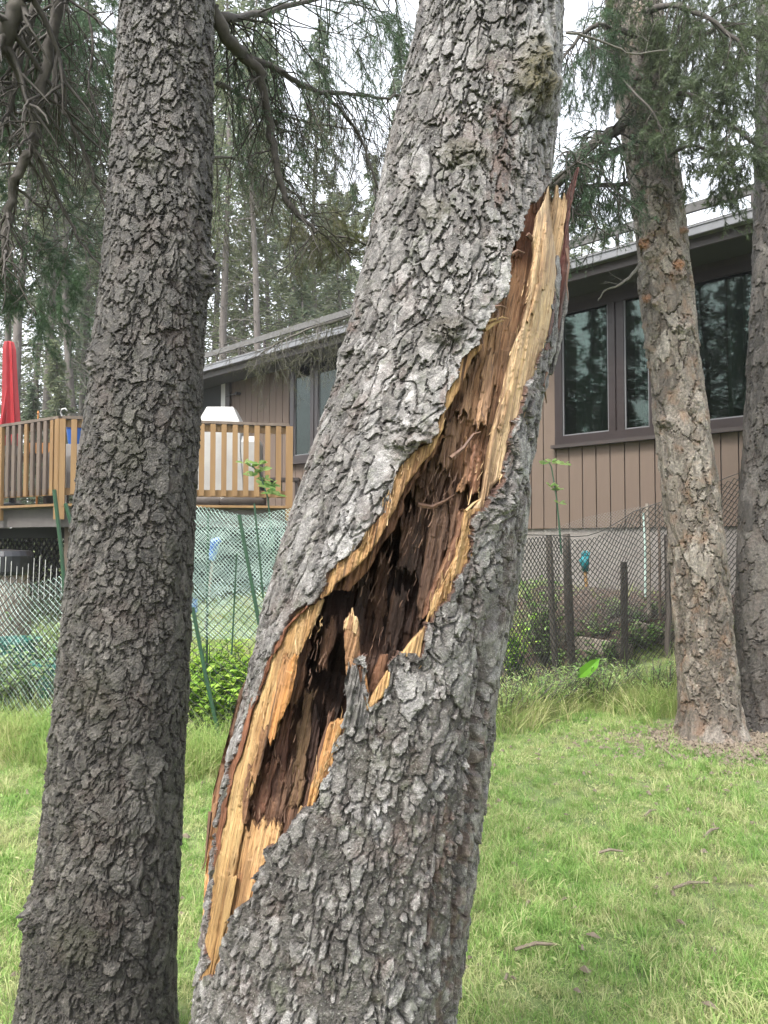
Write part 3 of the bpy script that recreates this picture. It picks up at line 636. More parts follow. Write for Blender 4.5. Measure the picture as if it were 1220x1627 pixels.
# fine torn fibres standing off the broken edges
def fibres(name, n, zones, mat, seed):
    rng = np.random.default_rng(seed); mb = MB()
    for _ in range(n):
        z = zones[rng.integers(0, len(zones))]; t = rng.random(); i = min(int(t * (len(z[0]) - 1)), len(z[0]) - 2); f = t * (len(z[0]) - 1) - i
        a = np.array(z[0][i]) * (1 - f) + np.array(z[0][i + 1]) * f + rng.normal(0, z[1], 2); L_ = rng.uniform(6, 26); dr = np.array([.22, -1.0]) + rng.normal(0, .16, 2); ins_ = z[2] + rng.normal(0, .004)
        P = []
        for q in (0, .4, .75, 1): p = a + dr * L_ * q + rng.normal(0, .7, 2); P.append(GV(p[0], p[1], float(TM.surf(p[0], p[1])) + ins_ - .010 * q * q * rng.random()) - tree.location)
        r0 = rng.uniform(.0005, .0014); mb.tube(P, [r0, r0, r0 * .7, r0 * .2], 3, False)
    o = mb.build(name, M[mat], tree); o['kind'] = 'stuff'
fibres('pale_fibres', 240, [([(870, 310), (850, 400), (830, 520), (800, 630), (775, 740), (748, 820)], 5, -.004), ([(700, 640), (686, 700), (640, 750), (610, 820), (560, 885), (515, 930)], 5, .006),
                            ([(745, 830), (712, 915), (684, 985)], 6, .006), ([(500, 980), (470, 1040), (440, 1090), (405, 1200), (385, 1310)], 8, .012), ([(545, 1150), (515, 1220), (495, 1270)], 4, .006)], 'fresh', 5)
fibres('brown_fibres', 260, [([(830, 400), (790, 540), (740, 680), (700, 740)], 18, .04), ([(730, 740), (690, 800), (650, 900)], 18, .06), ([(500, 1010), (470, 1120), (430, 1250)], 16, .05), ([(480, 1240), (440, 1300), (400, 1310)], 10, .04), ([(640, 820), (600, 900), (600, 1040)], 20, .1)], 'rot', 6)
# ------------------------------------------------------------ the other three near trunks
def side_extra(spots):
    def f(px, py, vis, H, moss, ID, UU, ZZ):
        for cx_, cy_, rx, ry, hh, mm in spots:
            k = blob(px, py, cx_, cy_, rx, ry, int(cx_ + cy_)) * vis
            H = H + hh * k * (1 + 1.2 * fbm(px / 7, py / 7, int(cy_), 3)); moss = np.maximum(moss, mm * np.clip(k * 1.6, 0, 1))
        return H, moss, ID, np.zeros_like(H)
    return f
TL = Trunk([(-120, 196, 340, 2.22), (0, 192, 340, 2.2), (200, 182, 340, 2.2), (330, 172, 337, 2.18), (450, 164, 331, 2.16), (560, 150, 324, 2.15), (680, 137, 318, 2.13), (800, 122, 308, 2.12),
            (950, 108, 302, 2.1), (1100, 94, 298, 2.1), (1200, 84, 290, 2.1), (1300, 74, 286, 2.1), (1400, 62, 281, 2.1), (1460, 50, 279, 2.1), (1540, 44, 275, 2.1), (1600, 34, 274, 2.1), (1640, 28, 276, 2.1), (1700, 5, 285, 2.1), (1740, -30, 300, 2.1)])
TL.extend(5, .05, .05, .12); TL.extend(9, .05, .05, .04); TL.smooth(.02, 5)
tl = tag(empty('spruce_tree', (float(TL.x[0]), float(TL.y[0]), 0)), 'straight dark scaly spruce trunk standing left of the broken tree', 'tree')
V, Q, at, uvw = trunk_mesh(TL, -.02, 3.2, .0029, .0029, 98, 23, 30000, .0098, .0145, .0052, .9, .002, fissure=.004, coarse=.05,
                           extra=side_extra([(330, 430, 14, 40, .02, .0), (236, 250, 26, 20, .008, .35), (200, 700, 30, 60, .0, .25), (150, 1100, 36, 50, .004, .2), (270, 900, 20, 50, .003, .3), (120, 1500, 40, 40, .004, .35), (150, 575, 12, 30, .014, 0), (52, 1450, 16, 30, .02, 0), (250, 1250, 40, 40, .004, .1)]))
obj_np('trunk', to_local(V, tl), Q, M['bark_left'], tl, attrs=at, uv=uvw, smooth=False)
TR = Trunk([(-120, 952, 1040, 5.95), (0, 962, 1050, 5.92), (100, 970, 1055, 5.9), (200, 985, 1062, 5.88), (300, 1001, 1082, 5.86), (400, 1012, 1092, 5.85), (500, 1020, 1104, 5.83), (600, 1034, 1114, 5.82), (700, 1044, 1128, 5.8),
            (800, 1056, 1142, 5.8), (900, 1066, 1152, 5.8), (1000, 1073, 1162, 5.8), (1080, 1078, 1170, 5.8), (1130, 1080, 1175, 5.8), (1155, 1077, 1181, 5.8), (1172, 1068, 1190, 5.8)])
TR.extend(9, -.35, .1, .12); TR.extend(13, -.1, 0, .04); TR.smooth(.03, 5)
tr = tag(empty('spruce_tree', (float(TR.x[0]), float(TR.y[0]), 0)), 'tan spruce trunk with orange spots in front of the picture window', 'tree')
V, Q, at, uvw = trunk_mesh(TR, -.05, 6.4, .0095, .0075, 100, 37, 3600, .032, .06, .014, .6, .012, coarse=.08,
                           extra=side_extra([(1023, 388, 8, 10, .02, .65), (1078, 420, 8, 8, .02, .6), (1028, 474, 7, 8, .02, .6), (1075, 435, 14, 12, .03, .1), (1035, 400, 16, 14, .03, .0), (1080, 515, 18, 12, .03, .0),
                                             (1040, 480, 14, 12, .03, .0), (1085, 365, 6, 6, .02, .5), (1055, 670, 16, 10, .03, 0), (1100, 640, 14, 12, .02, 0), (1045, 295, 14, 10, .03, 0)]))
obj_np('trunk', to_local(V, tr), Q, M['bark_right'], tr, attrs=at, uv=uvw, smooth=False)
TR2 = Trunk([(-120, 1205, 1290, 6.2), (0, 1204, 1286, 6.2), (300, 1200, 1282, 6.15), (500, 1194, 1278, 6.1), (700, 1184, 1274, 6.1), (800, 1176, 1272, 6.1), (900, 1172, 1272, 6.1), (1000, 1170, 1272, 6.1), (1100, 1172, 1276, 6.1), (1150, 1168, 1284, 6.1), (1160, 1160, 1292, 6.1)])
TR2.extend(9, 0, .1, .12); TR2.extend(13, 0, 0, .04); TR2.smooth(.03, 5)
tr2 = tag(empty('spruce_tree', (float(TR2.x[0]), float(TR2.y[0]), 0)), 'grey brown spruce trunk cut off by the right edge of the photo', 'tree')
V, Q, at, uvw = trunk_mesh(TR2, -.05, 6.6, .011, .009, 100, 47, 3000, .03, .055, .013, .6, .010, coarse=.08)
obj_np('trunk', to_local(V, tr2), Q, M['bark_far'], tr2, attrs=at, uv=uvw, smooth=False)
# ------------------------------------------------------------ ground
WO = np.array([2.32, 9.6]); WE = np.array([.722, -.692]); WN = np.array([-.692, -.722])     # house wall line, along and facing us
def gz(x, y):
    x = np.asarray(x, float); y = np.asarray(y, float)
    d = (x - WO[0]) * WN[0] + (y - WO[1]) * WN[1]
    w = np.interp(x, [-3, 1.5], [5.0, 2.1]); t = np.clip((w - d) / (w * .95), 0, 1); t = t * t * (3 - 2 * t)
    far = np.clip((y - 16) / 60, 0, 1) * 1.5
    return .9 * t + .05 * fbm(x * .5, y * .5, 301, 3) * np.clip((y - 1.5) / 3, 0, 1) + .012 * fbm(x * 3, y * 3, 302, 2) + far * .4
def gzf(x, y): return float(gz(x, y))
gx = np.concatenate([np.linspace(-150, -8, 40)[:-1], np.linspace(-8, 8, 200), np.linspace(8, 150, 40)[1:]])
gy = np.concatenate([np.linspace(-150, -2, 30)[:-1], np.linspace(-2, 16, 220), np.linspace(16, 260, 60)[1:]])
GXm, GYm = np.meshgrid(gx, gy); n1, n2 = GXm.shape; i = np.arange(n1 - 1)[:, None] * n2; j = np.arange(n2 - 1)[None, :]
m, nt, bs = new_mat('turf_soil'); o_ = coords(nt, 'Object')
f1 = noise(nt, .9, 5, .6, o_); f2 = noise(nt, 30, 5, .7, o_); f3 = noise(nt, 6, 4, .6, o_)
c = ramp(nt, f3, [(.3, (.07, .10, .03)), (.5, (.12, .17, .05)), (.7, (.2, .2, .09))])
c = mixc(nt, c, (.10, .075, .045), ramp(nt, f1, [(.5, (0,) * 3), (.7, (.6,) * 3)])); c = mixc(nt, c, ramp(nt, f2, [(.3, (.5,) * 3), (.7, (1.3,) * 3)]), .8, 'MULTIPLY')
nt.links.new(c, bs.inputs['Base Color']); bs.inputs['Roughness'].default_value = .95; bump(nt, f2, 1, .02, bs); M['soil'] = m
tag(obj_np('ground', np.stack([GXm, GYm, gz(GXm, GYm)], -1).reshape(-1, 3), np.stack([i + j, i + j + 1, i + n2 + j + 1, i + n2 + j], -1).reshape(-1, 4), M['soil']), kind='structure')

# ------------------------------------------------------------ more materials
M['siding'] = simple('brown_siding', (0.112, 0.079, 0.058), (0.08, 0.055, 0.04), 3.5, .75, .3, .002, (1, 1, .15))
M['trim'] = simple('dark_trim', (0.022, 0.017, 0.016), (0.0308, 0.0202, 0.0168), 6, .55, .1)
M['frame'] = simple('window_frame_brown', (0.019, 0.0115, 0.0105), (0.014, 0.008, 0.0075), 6, .4, .05)
M['soffit'] = simple('soffit', (0.026, 0.026, 0.028), (0.02, 0.02, 0.022), 5, .8, .1)
M['shingle'] = simple('shingle', (0.112, 0.109, 0.106), (0.0672, 0.0644, 0.0616), 20, .9, .5)
M['gutter'] = simple('gutter_metal', (0.179, 0.179, 0.185), (0.146, 0.146, 0.151), 4, .35, .05, .001, (1, 1, 1), .4)
M['white'] = simple('white_paint', (0.42, 0.42, 0.409), (0.364, 0.364, 0.353), 6, .5, .05)
M['concrete'] = simple('concrete', (0.19, 0.174, 0.157), (0.14, 0.123, 0.112), 6, .9, .4)
M['railwood'] = simple('rail_wood', (0.235, 0.14, 0.056), (0.168, 0.0924, 0.0336), 7, .65, .2, .002, (1, 1, .12))
M['railgrey'] = simple('weathered_wood', (0.134, 0.101, 0.0784), (0.084, 0.0616, 0.0476), 9, .75, .25, .002, (1, 1, .12))
M['deckgrey'] = simple('grey_board', (0.112, 0.101, 0.0952), (0.084, 0.0728, 0.07), 5, .8, .2)
M['postgrey'] = simple('old_post', (0.084, 0.07, 0.0588), (0.0448, 0.0364, 0.0308), 14, .9, .5, .004, (1, 1, .15))
M['bedboard'] = simple('bed_board', (0.235, 0.202, 0.168), (0.146, 0.123, 0.101), 10, .8, .3, .003)
M['dark'] = simple('dark_void', (0.0112, 0.0112, 0.0112), (0.00672, 0.00672, 0.00672), 4, .9, 0)
M['cover'] = simple('grill_cover', (0.347, 0.342, 0.325), (0.269, 0.263, 0.252), 3, .6, .6, .02)
M['cushion'] = simple('cushion_cloth', (0.168, 0.146, 0.129), (0.112, 0.0952, 0.084), 5, .8, .4, .01)
M['red'] = simple('red_cloth', (0.347, 0.0112, 0.0168), (0.235, 0.00672, 0.0112), 5, .6, .5, .01, (4, 4, .5))
M['blue'] = simple('blue_plastic', (0.0168, 0.0952, 0.336), (0.0112, 0.0672, 0.269), 5, .4, .1)
M['black'] = simple('black_plastic', (0.0084, 0.00952, 0.0123), (0.0056, 0.0056, 0.00784), 5, .4, .1)
M['tealp'] = simple('teal_plastic', (0.028, 0.151, 0.123), (0.0168, 0.112, 0.0952), 5, .45, .1)
M['teal'] = simple('teal_glove', (0.0056, 0.151, 0.168), (0.0056, 0.101, 0.123), 9, .6, .2)
M['orange'] = simple('orange_wood', (0.336, 0.14, 0.028), (0.28, 0.112, 0.0224), 9, .6, .2)
M['greenpost'] = simple('green_stake', (0.0168, 0.0616, 0.028), (0.0112, 0.0392, 0.0196), 9, .45, .2)
M['wire'] = simple('dark_wire', (0.0252, 0.0252, 0.0224), (0.0168, 0.0168, 0.0157), 9, .6, 0, metal=0)
M['netpale'] = simple('pale_net', (0.6, 0.74, 0.68), (0.168, 0.252, 0.224), 9, .6, 0)
M['netgrey'] = simple('grey_net', (0.224, 0.224, 0.213), (0.168, 0.168, 0.157), 9, .6, 0)
M['curtain'] = simple('curtain', (0.12, 0.15, 0.13), (0.0952, 0.112, 0.101), 4, .9, .3)
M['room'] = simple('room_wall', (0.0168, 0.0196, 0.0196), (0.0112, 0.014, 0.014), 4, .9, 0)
M['twig'] = simple('twig_bark', (0.056, 0.0476, 0.0392), (0.0252, 0.0213, 0.0179), 40, .9, .6, .004)
M['twigpale'] = simple('dead_twig', (0.112, 0.101, 0.0868), (0.0616, 0.056, 0.0476), 40, .9, .6, .004)
M['needle'] = leaf_mat('needle_green', [(.03, .055, .03), (.05, .09, .05), (.08, .13, .07)], .5, .3)
M['needleb'] = leaf_mat('needle_blue_green', [(.04, .062, .034), (.07, .095, .05), (.12, .15, .08)], .5, .3)
M['needled'] = leaf_mat('needle_dead', [(.05, .045, .03), (.09, .08, .05), (.1, .11, .04)], .6, .2)
M['farneedle'] = leaf_mat('far_needles', [(.06, .085, .055), (.1, .13, .08), (.16, .18, .1)], .7, .35)
M['fartrunk'] = simple('far_trunk', (0.134, 0.118, 0.106), (0.0728, 0.0616, 0.056), 12, .9, .5, .01, (1, 1, .2))
M['grass'] = leaf_mat('grass_blade', [(.08, .18, .035), (.145, .28, .06), (.225, .355, .09), (.42, .43, .21)], .55, .4, 2.2)
M['longgrass'] = leaf_mat('long_grass', [(.1, .21, .045), (.17, .29, .065), (.27, .36, .1), (.46, .44, .22)], .6, .4, 2)
M['leaf'] = leaf_mat('leaf_bright', [(.16, .32, .04), (.27, .46, .07), (.4, .52, .1)], .5, .5, 4)
M['leafd'] = leaf_mat('leaf_mid', [(.09, .18, .05), (.15, .27, .08), (.27, .36, .14)], .5, .4, 4)
M['litter'] = simple('litter_bits', (0.19, 0.155, 0.115), (0.1, 0.078, 0.055), 30, .9, .3)
g_, nt, bs = new_mat('window_glass')
bs.inputs['Base Color'].default_value = (.02, .05, .045, 1); bs.inputs['Roughness'].default_value = .03
tb = nt.nodes.new('ShaderNodeBsdfTransparent'); tb.inputs[0].default_value = (.42, .55, .5, 1)
gl = nt.nodes.new('ShaderNodeBsdfGlossy'); gl.inputs['Roughness'].default_value = .02; gl.inputs[0].default_value = (.5, .58, .54, 1)
fr = nt.nodes.new('ShaderNodeFresnel'); fr.inputs[0].default_value = 1.65; mx = nt.nodes.new('ShaderNodeMixShader')
nt.links.new(fr.outputs[0], mx.inputs[0]); nt.links.new(tb.outputs[0], mx.inputs[1]); nt.links.new(gl.outputs[0], mx.inputs[2])
nt.links.new(mx.outputs[0], nt.nodes['Material Output'].inputs['Surface']); M['glass'] = g_

# ------------------------------------------------------------ house
def wt_of(px): u = (px - CX) / F; return (WO[1] * u - WO[0]) / (WE[0] + .692 * u)
def wp(t, off, z): return Vector((WO[0] + WE[0] * t + WN[0] * off, WO[1] + WE[1] * t + WN[1] * off, z))
def wz(px, py):
    t = wt_of(px); y = WO[1] + WE[1] * t; return float(G(px, py, y)[2])
RW = math.atan2(WE[1], WE[0])
house = tag(empty('house', wp(0, 0, 0)), 'long low house with brown vertical board siding and dark eaves behind the trees', 'house')
def hl(p): return Vector(p) - house.location
def hbar(mb, t0, t1, off, z, w, h, loc=None):
    q = loc if loc is not None else house.location
    mb.bar(wp(t0, off, z) - q, wp(t1, off, z) - q, w, h)
TLo, THi = wt_of(250), wt_of(1330)
EZ = wz(900, 410) - .12; ZB = wz(1000, 838); ZSILL = wz(1000, 698)
def prism(mb, pts, o=None):   # box by 8 corners: (t0,t1,off0,off1,z0,z1)
    t0, t1, a, b, z0, z1 = pts; P = [wp(t, f, z) - house.location for t in (t0, t1) for f in (a, b) for z in (z0, z1)]
    mb.add(P, [(0, 1, 3, 2), (4, 6, 7, 5), (0, 4, 5, 1), (2, 3, 7, 6), (0, 2, 6, 4), (1, 5, 7, 3)])
mb = MB(); prism(mb, (TLo - 1, THi + 1, -.02, -.10, ZB - .9, ZB + .01)); mb.build('foundation', M['concrete'], house)
Z_TOP = wz(900, 470) + .35
# windows: (t0,t1,z0,z1)
wins = [(wt_of(888), wt_of(1048), ZSILL + .03, wz(900, 490)), (wt_of(1092), wt_of(1300), ZSILL + .03, wz(1100, 442)), (wt_of(464), wt_of(560), wz(465, 733), wz(465, 572))]
doorw = (wt_of(300), wt_of(361), wz(340, 800), wz(355, 590))
step_ = .187; k = 0; t = TLo - .5
shared = {}
def board(t, z0, z1):
    L_ = round(z1 - z0, 3); wdt = step_ - .014
    if L_ not in shared:
        mb = MB(); mb.box((0, 0, L_ / 2), (wdt, .022, L_)); 
        me = bpy.data.meshes.new('siding_board'); me.from_pydata(mb.v, [], mb.f); me.materials.append(M['siding']); shared[L_] = me
    o = link(bpy.data.objects.new('siding_board', shared[L_]), house)
    p = wp(t + step_ / 2, 0.0 + random.Random(int(t * 100)).uniform(-.002, .002), z0) - house.location; o.location = p; o.rotation_euler = (0, 0, RW)
while t < THi + .5:
    tc = t + step_ / 2; hit = None
    for w in wins + [doorw]:
        if w[0] - .04 < tc < w[1] + .04: hit = w
    if hit is None: board(t, ZB, Z_TOP)
    else:
        board(t, ZB, hit[2] - .02); board(t, hit[3] + .02, Z_TOP)
    t += step_
# dark sheathing seen in the grooves, with openings left free
mb = MB(); segs = sorted([(a, b, c_, d) for a, b, c_, d in wins + [doorw]]); tp = TLo - .5
for a, b, c_, d in segs:
    prism(mb, (tp, a, -.012, -.06, ZB, Z_TOP)); prism(mb, (a, b, -.012, -.06, ZB, c_)); prism(mb, (a, b, -.012, -.06, d, Z_TOP)); tp = b
prism(mb, (tp, THi + .5, -.012, -.06, ZB, Z_TOP)); mb.build('sheathing', M['trim'], house)
def window(w, mulls, lbl=None):
    t0, t1, z0, z1 = w; fr_ = MB(); f = .085
    prism(fr_, (t0 - .02, t1 + .02, .05, -.06, z0 - .02, z0 + f)); prism(fr_, (t0 - .02, t1 + .02, .05, -.06, z1 - f, z1 + .02))
    prism(fr_, (t0 - .02, t0 + f, .047, -.057, z0 + f, z1 - f)); prism(fr_, (t1 - f, t1 + .02, .047, -.057, z0 + f, z1 - f))
    o = fr_.build('window', M['frame'], house)
    if lbl: o['label'] = lbl
    edges = [t0 + f] + mulls + [t1 - f]
    for mmm in mulls:
        b_ = MB(); prism(b_, (mmm - .10, mmm - .012, .043, -.05, z0 + f, z1 - f)); prism(b_, (mmm + .012, mmm + .10, .043, -.05, z0 + f, z1 - f)); prism(b_, (mmm - .012, mmm + .012, .02, -.05, z0 + f, z1 - f)); b_.build('mullion', M['frame'], o)
    sl = MB(); prism(sl, (t0 - .06, t1 + .06, .09, 0, z0 - .065, z0 - .022)); sl.build('sill', M['trim'], o)
    for a, b in zip(edges[:-1], edges[1:]):
        a2 = a + (.10 if a in mulls else 0); b2 = b - (.10 if b in mulls else 0)
        g = MB(); prism(g, (a2, b2, .012, .004, z0 + f, z1 - f)); g.build('pane', M['glass'], o)
        st = MB(); zz0, zz1 = z0 + f, z1 - f      # thin light glazing bead
        for q in ((a2, a2 + .018, zz0, zz1), (b2 - .018, b2, zz0, zz1), (a2 + .018, b2 - .018, zz0, zz0 + .018)): prism(st, (q[0], q[1], .026, .013, q[2], q[3]))
        st.build('glazing_bead', M['gutter'], o)
    return o
window(wins[0], [wt_of(984)]); window(wins[1], []); window(wins[2], [wt_of(501)])
# room and curtains behind the windows
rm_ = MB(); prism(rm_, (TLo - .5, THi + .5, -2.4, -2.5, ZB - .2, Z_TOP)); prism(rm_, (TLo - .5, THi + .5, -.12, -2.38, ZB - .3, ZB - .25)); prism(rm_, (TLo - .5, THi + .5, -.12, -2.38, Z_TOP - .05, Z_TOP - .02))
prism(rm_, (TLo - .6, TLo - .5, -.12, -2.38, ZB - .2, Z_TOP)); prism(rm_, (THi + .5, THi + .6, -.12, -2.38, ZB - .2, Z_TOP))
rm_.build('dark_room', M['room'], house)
def curtain(t0, t1, z0, z1, seed):
    n = 60; tt = np.linspace(t0, t1, n); off = -.22 + .035 * np.sin(np.linspace(0, (t1 - t0) * 55, n) + seed) + .02 * np.sin(np.linspace(0, 20, n))
    V = []; 
    for z in np.linspace(z0, z1, 5):
        for a, b in zip(tt, off): V.append(tuple(wp(a, b * (1 + .05 * (z - z0)), z) - house.location))
    Q = [(r * n + k, r * n + k + 1, (r + 1) * n + k + 1, (r + 1) * n + k) for r in range(4) for k in range(n - 1)]
    obj_np('curtain', np.array(V), np.array(Q), M['curtain'], house)
curtain(wt_of(905), wt_of(972), ZSILL, wins[0][3], 1); curtain(wt_of(1000), wt_of(1052), ZSILL, wins[0][3], 2)
curtain(wt_of(1150), wt_of(1270), ZSILL, wins[1][3], 3); curtain(wt_of(462), wt_of(490), wins[2][2], wins[2][3], 4)
# door: white frame, dark screen
a, b, c_, d = doorw; dm = MB(); prism(dm, (a, b, .06, -.05, d - .04, d + .1)); prism(dm, (b - .02, b + .12, .06, -.05, c_, d + .1)); dm.build('door_casing', M['trim'], house)
dd = MB(); prism(dd, (a, b - .03, .03, -.03, c_, d - .05)); dr = dd.build('door', M['room'], house)
dw = MB(); prism(dw, (a, b - .03, .055, .031, d - .17, d - .05)); prism(dw, (b - .17, b - .03, .055, .031, c_, d - .17)); dw.build('door_frame', M['white'], dr)
hd = MB(); hd.tube([wp(b + .02, .07, wz(358, 631)) - house.location, wp(b + .42, .09, wz(358, 631)) - house.location], .012, 6); hd.tube([wp(b + .42, .02, wz(358, 631)) - house.location, wp(b + .42, .12, wz(358, 631)) - house.location], .03, 6); hd.build('wall_hook', M['black'], house)
# eaves
ov = .62
def ez(py_at): return wz(900, py_at)
def eoff(px, py):   # height of a point on the eave plane (offset ov)
    u = (px - CX) / F; o0 = WO + WN * ov; t = (o0[1] * u - o0[0]) / (WE[0] + .692 * u); y = o0[1] + WE[1] * t
    return float(G(px, py, y)[2])
E0 = eoff(1195, 372); E1 = eoff(1195, 346); E2 = eoff(1195, 338)
mb = MB(); prism(mb, (TLo - 1.2, THi + 1, ov, ov - .03, E0, E1)); mb.build('fascia', M['trim'], house)
mb = MB(); prism(mb, (TLo - 1.2, THi + 1, ov - .031, -.3, E0 + .015, E0 + .04)); mb.build('soffit', M['soffit'], house)
mb = MB(); prism(mb, (TLo - .5, THi + .5, .0, -.2, Z_TOP - .02, E0 + .014)) if E0 > Z_TOP else None; mb.build('frieze', M['trim'], house) if mb.v else None
fz = MB(); prism(fz, (wt_of(872), THi + .5, .035, .0125, min(wins[0][3], wins[1][3]) + .024, E0 + .012)); fz.build('eave_shade_strip', M['trim'], house)  # dark strip added over the wall to paint the shade under the eave
gt = MB(); n_ = 2
prism(gt, (TLo - 1.2, THi + 1, ov + .10, ov + .095, E1 - .06, E1 + .03)); prism(gt, (TLo - 1.2, THi + 1, ov + .095, ov + .002, E1 - .065, E1 - .06)); prism(gt, (TLo - 1.2, THi + 1, ov + .112, ov + .10, E1 + .02, E1 + .034))
gt.build('gutter', M['gutter'], house)
for k in range(26):
    s_ = MB(); tt0 = TLo - 1 + k * .62; prism(s_, (tt0, tt0 + .03, ov + .118, ov - .01, E1 + .036, E1 + .046)); s_.build('gutter_strap', M['white'], house)
# shingle courses climbing away from the eave
SL = .27
for r_ in range(14):
    s_ = MB(); o0 = ov + .05 - r_ * .28; z0_ = E1 + .05 + r_ * .28 * SL
    P = []
    for t in (TLo - 1.3, THi + 1):
        P += [wp(t, o0, z0_) - house.location, wp(t, o0, z0_ + .022) - house.location, wp(t, o0 - .30, z0_ + .30 * SL - .004) - house.location, wp(t, o0 - .30, z0_ + .30 * SL - .016) - house.location]
    s_.add(P, [(0, 1, 2, 3), (7, 6, 5, 4), (0, 4, 5, 1), (1, 5, 6, 2), (2, 6, 7, 3), (3, 7, 4, 0)]); s_.build('shingle_course', M['shingle'], house)
# low guard rail standing above the roof edge
rz_ = E1 + .34
rb = MB(); prism(rb, (TLo - 1.2, THi + 1, ov - .25, ov - .29, rz_, rz_ + .10)); rl = rb.build('roof_rail', M['shingle'], house)
for k in range(22):
    s_ = MB(); tt0 = TLo - 1 + k * .75; prism(s_, (tt0, tt0 + .035, ov - .25, ov - .29, E1 + .1, rz_ - .002)); s_.build('rail_foot', M['trim'], rl)

# ------------------------------------------------------------ deck
def dv(px, Y): return float(G(px, 860, Y)[0])
A_ = Vector((dv(458, 11.2), 11.2, 0)); B_ = Vector((dv(97, 10.5), 10.5, 0)); C_ = Vector((dv(-150, 12.9), 12.9, 0))
ZR = 1.5 + 1.74; ZD = 1.5 + .52
deck = tag(empty('deck', (B_.x, B_.y, ZD)), 'raised wooden deck with golden brown railing beside the house', 'deck')
dl = lambda v, z: Vector((v.x, v.y, z)) - deck.location
D_ = Vector((A_.x + .4, A_.y + 2.2, 0)); E_ = Vector((C_.x, C_.y + 2.6, 0))
mb = MB(); P = [dl(v, ZD) for v in (A_, D_, E_, C_, B_)] + [dl(v, ZD - .04) for v in (A_, D_, E_, C_, B_)]
mb.add(P, [(0, 1, 2, 3, 4), (9, 8, 7, 6, 5)] + [(k, (k + 1) % 5 + 0, (k + 1) % 5 + 5, k + 5) for k in range(5)]); mb.build('deck_floor', M['bedboard'], deck)
for a, b in ((A_, B_), (B_, C_)):
    d_ = (b - a).normalized(); nrm = Vector((d_.y, -d_.x, 0)); nrm = nrm if nrm.y < 0 else -nrm
    mb = MB(); mb.bar(dl(a + nrm * -.03, ZD - .19), dl(b + nrm * -.03, ZD - .19), .04, .26); mb.build('rim_board', M['deckgrey'], deck)
    mb = MB(); mb.bar(dl(a + nrm * .03, ZD - .02), dl(b + nrm * .03, ZD - .02), .14, .035); mb.build('edge_board', M['railwood'], deck)
    mb = MB(); mb.bar(dl(a, ZR - .02), dl(b, ZR - .02), .15, .04); mb.build('top_rail', M['railgrey'], deck)
    mb = MB(); mb.bar(dl(a, ZR - .10), dl(b, ZR - .10), .04, .10); mb.build('upper_rail', M['railwood'], deck)
    mb = MB(); mb.bar(dl(a, ZD + .17), dl(b, ZD + .17), .04, .10); mb.build('lower_rail', M['railwood'], deck)
    L_ = (b - a).length; nb_ = int(L_ / .152)
    for k in range(nb_ + 1):
        q = a + d_ * (k * L_ / nb_); post = k % 9 == 0 or k == nb_
        s_ = MB(); zz0 = ZD - .22 if post else ZD + .13
        s_.box(dl(q + nrm * (.055 if not post else .07), (ZR - .045 + zz0) / 2), (.075 if not post else .10, .034 if not post else .05, ZR - .045 - zz0), Matrix.Rotation(math.atan2(d_.y, d_.x), 3, 'Z'))
        s_.build('post' if post else 'baluster', M['railwood'] if (a is A_ or post or k % 4 == 1) else M['railgrey'], deck, bevel=0)
# lattice skirt and posts below
lt = MB(); L_ = (C_ - B_).length; d_ = (C_ - B_).normalized()
for s_ in (1, -1):
    for k in range(-8, int(L_ / .13) + 8):
        x0_ = k * .13; z0_ = ZD - 1.15; z1_ = ZD - .45; a = x0_; b = x0_ + s_ * .7
        lt.bar(dl(B_ + d_ * a + Vector((0, .5 + .008 * s_, 0)), z0_), dl(B_ + d_ * b + Vector((0, .5 + .008 * s_, 0)), z1_), .008, .05, Vector((0, 1, 0)))
lt = lt.build('lattice', M['dark'], deck); lt['kind'] = 'stuff'
lb = MB(); lb.bar(dl(B_ + Vector((0, .48, 0)), ZD - .40), dl(C_ + Vector((0, .48, 0)), ZD - .40), .06, .16); lb.build('lattice_beam', M['dark'], deck)
for a in (B_, B_ * .5 + A_ * .5, A_, C_ * .5 + B_ * .5):
    s_ = MB(); g0 = gzf(a.x, a.y + .3); s_.box(dl(a + Vector((0, .3, 0)), (ZD + g0 - .1) / 2), (.12, .12, ZD - g0)); s_.build('support_post', M['railgrey'], deck)
sk = MB(); sk.bar(dl(A_ + Vector((0, .45, 0)), ZD - .7), dl(B_ + Vector((0, .45, 0)), ZD - .7), .03, .9); sk.build('skirt_board', M['dark'], deck)
# deck furniture
um = tag(empty('patio_umbrella', GV(18, 680, 11.9)), 'closed bright red patio umbrella standing on the deck, far left', 'umbrella')
um.location.z = ZD; um.scale = (.88, .88, 1.1)
mb = MB(); n = 16; prof = [(0.0, 2.42), (.07, 2.40), (.095, 2.3), (.10, 2.1), (.115, 1.7), (.135, 1.3), (.15, .95), (.11, .9), (.03, .92)]
for r_, z_ in prof:
    for k in range(n):
        a = 2 * math.pi * k / n; rr = r_ * (1 + .22 * (-1) ** k) ; mb.v.append((rr * math.cos(a) - (z_ - 1) * .05, rr * math.sin(a), z_))
for q in range(len(prof) - 1):
    for k in range(n): mb.f.append((q * n + k, q * n + (k + 1) % n, (q + 1) * n + (k + 1) % n, (q + 1) * n + k))
mb.build('canopy', M['red'], um, smooth=False)
mb = MB(); mb.tube([(0.03, 0, .0), (0, 0, 1.0)], .02, 8); mb.build('pole', M['railgrey'], um)
mb = MB(); mb.tube([(-.03, -.12, 1.75), (-.07, -.15, 1.4), (-.11, -.17, 1.12), (-.09, -.16, 1.0)], [.012, .03, .035, .01], 6); mb.build('tie_strap', M['red'], um)
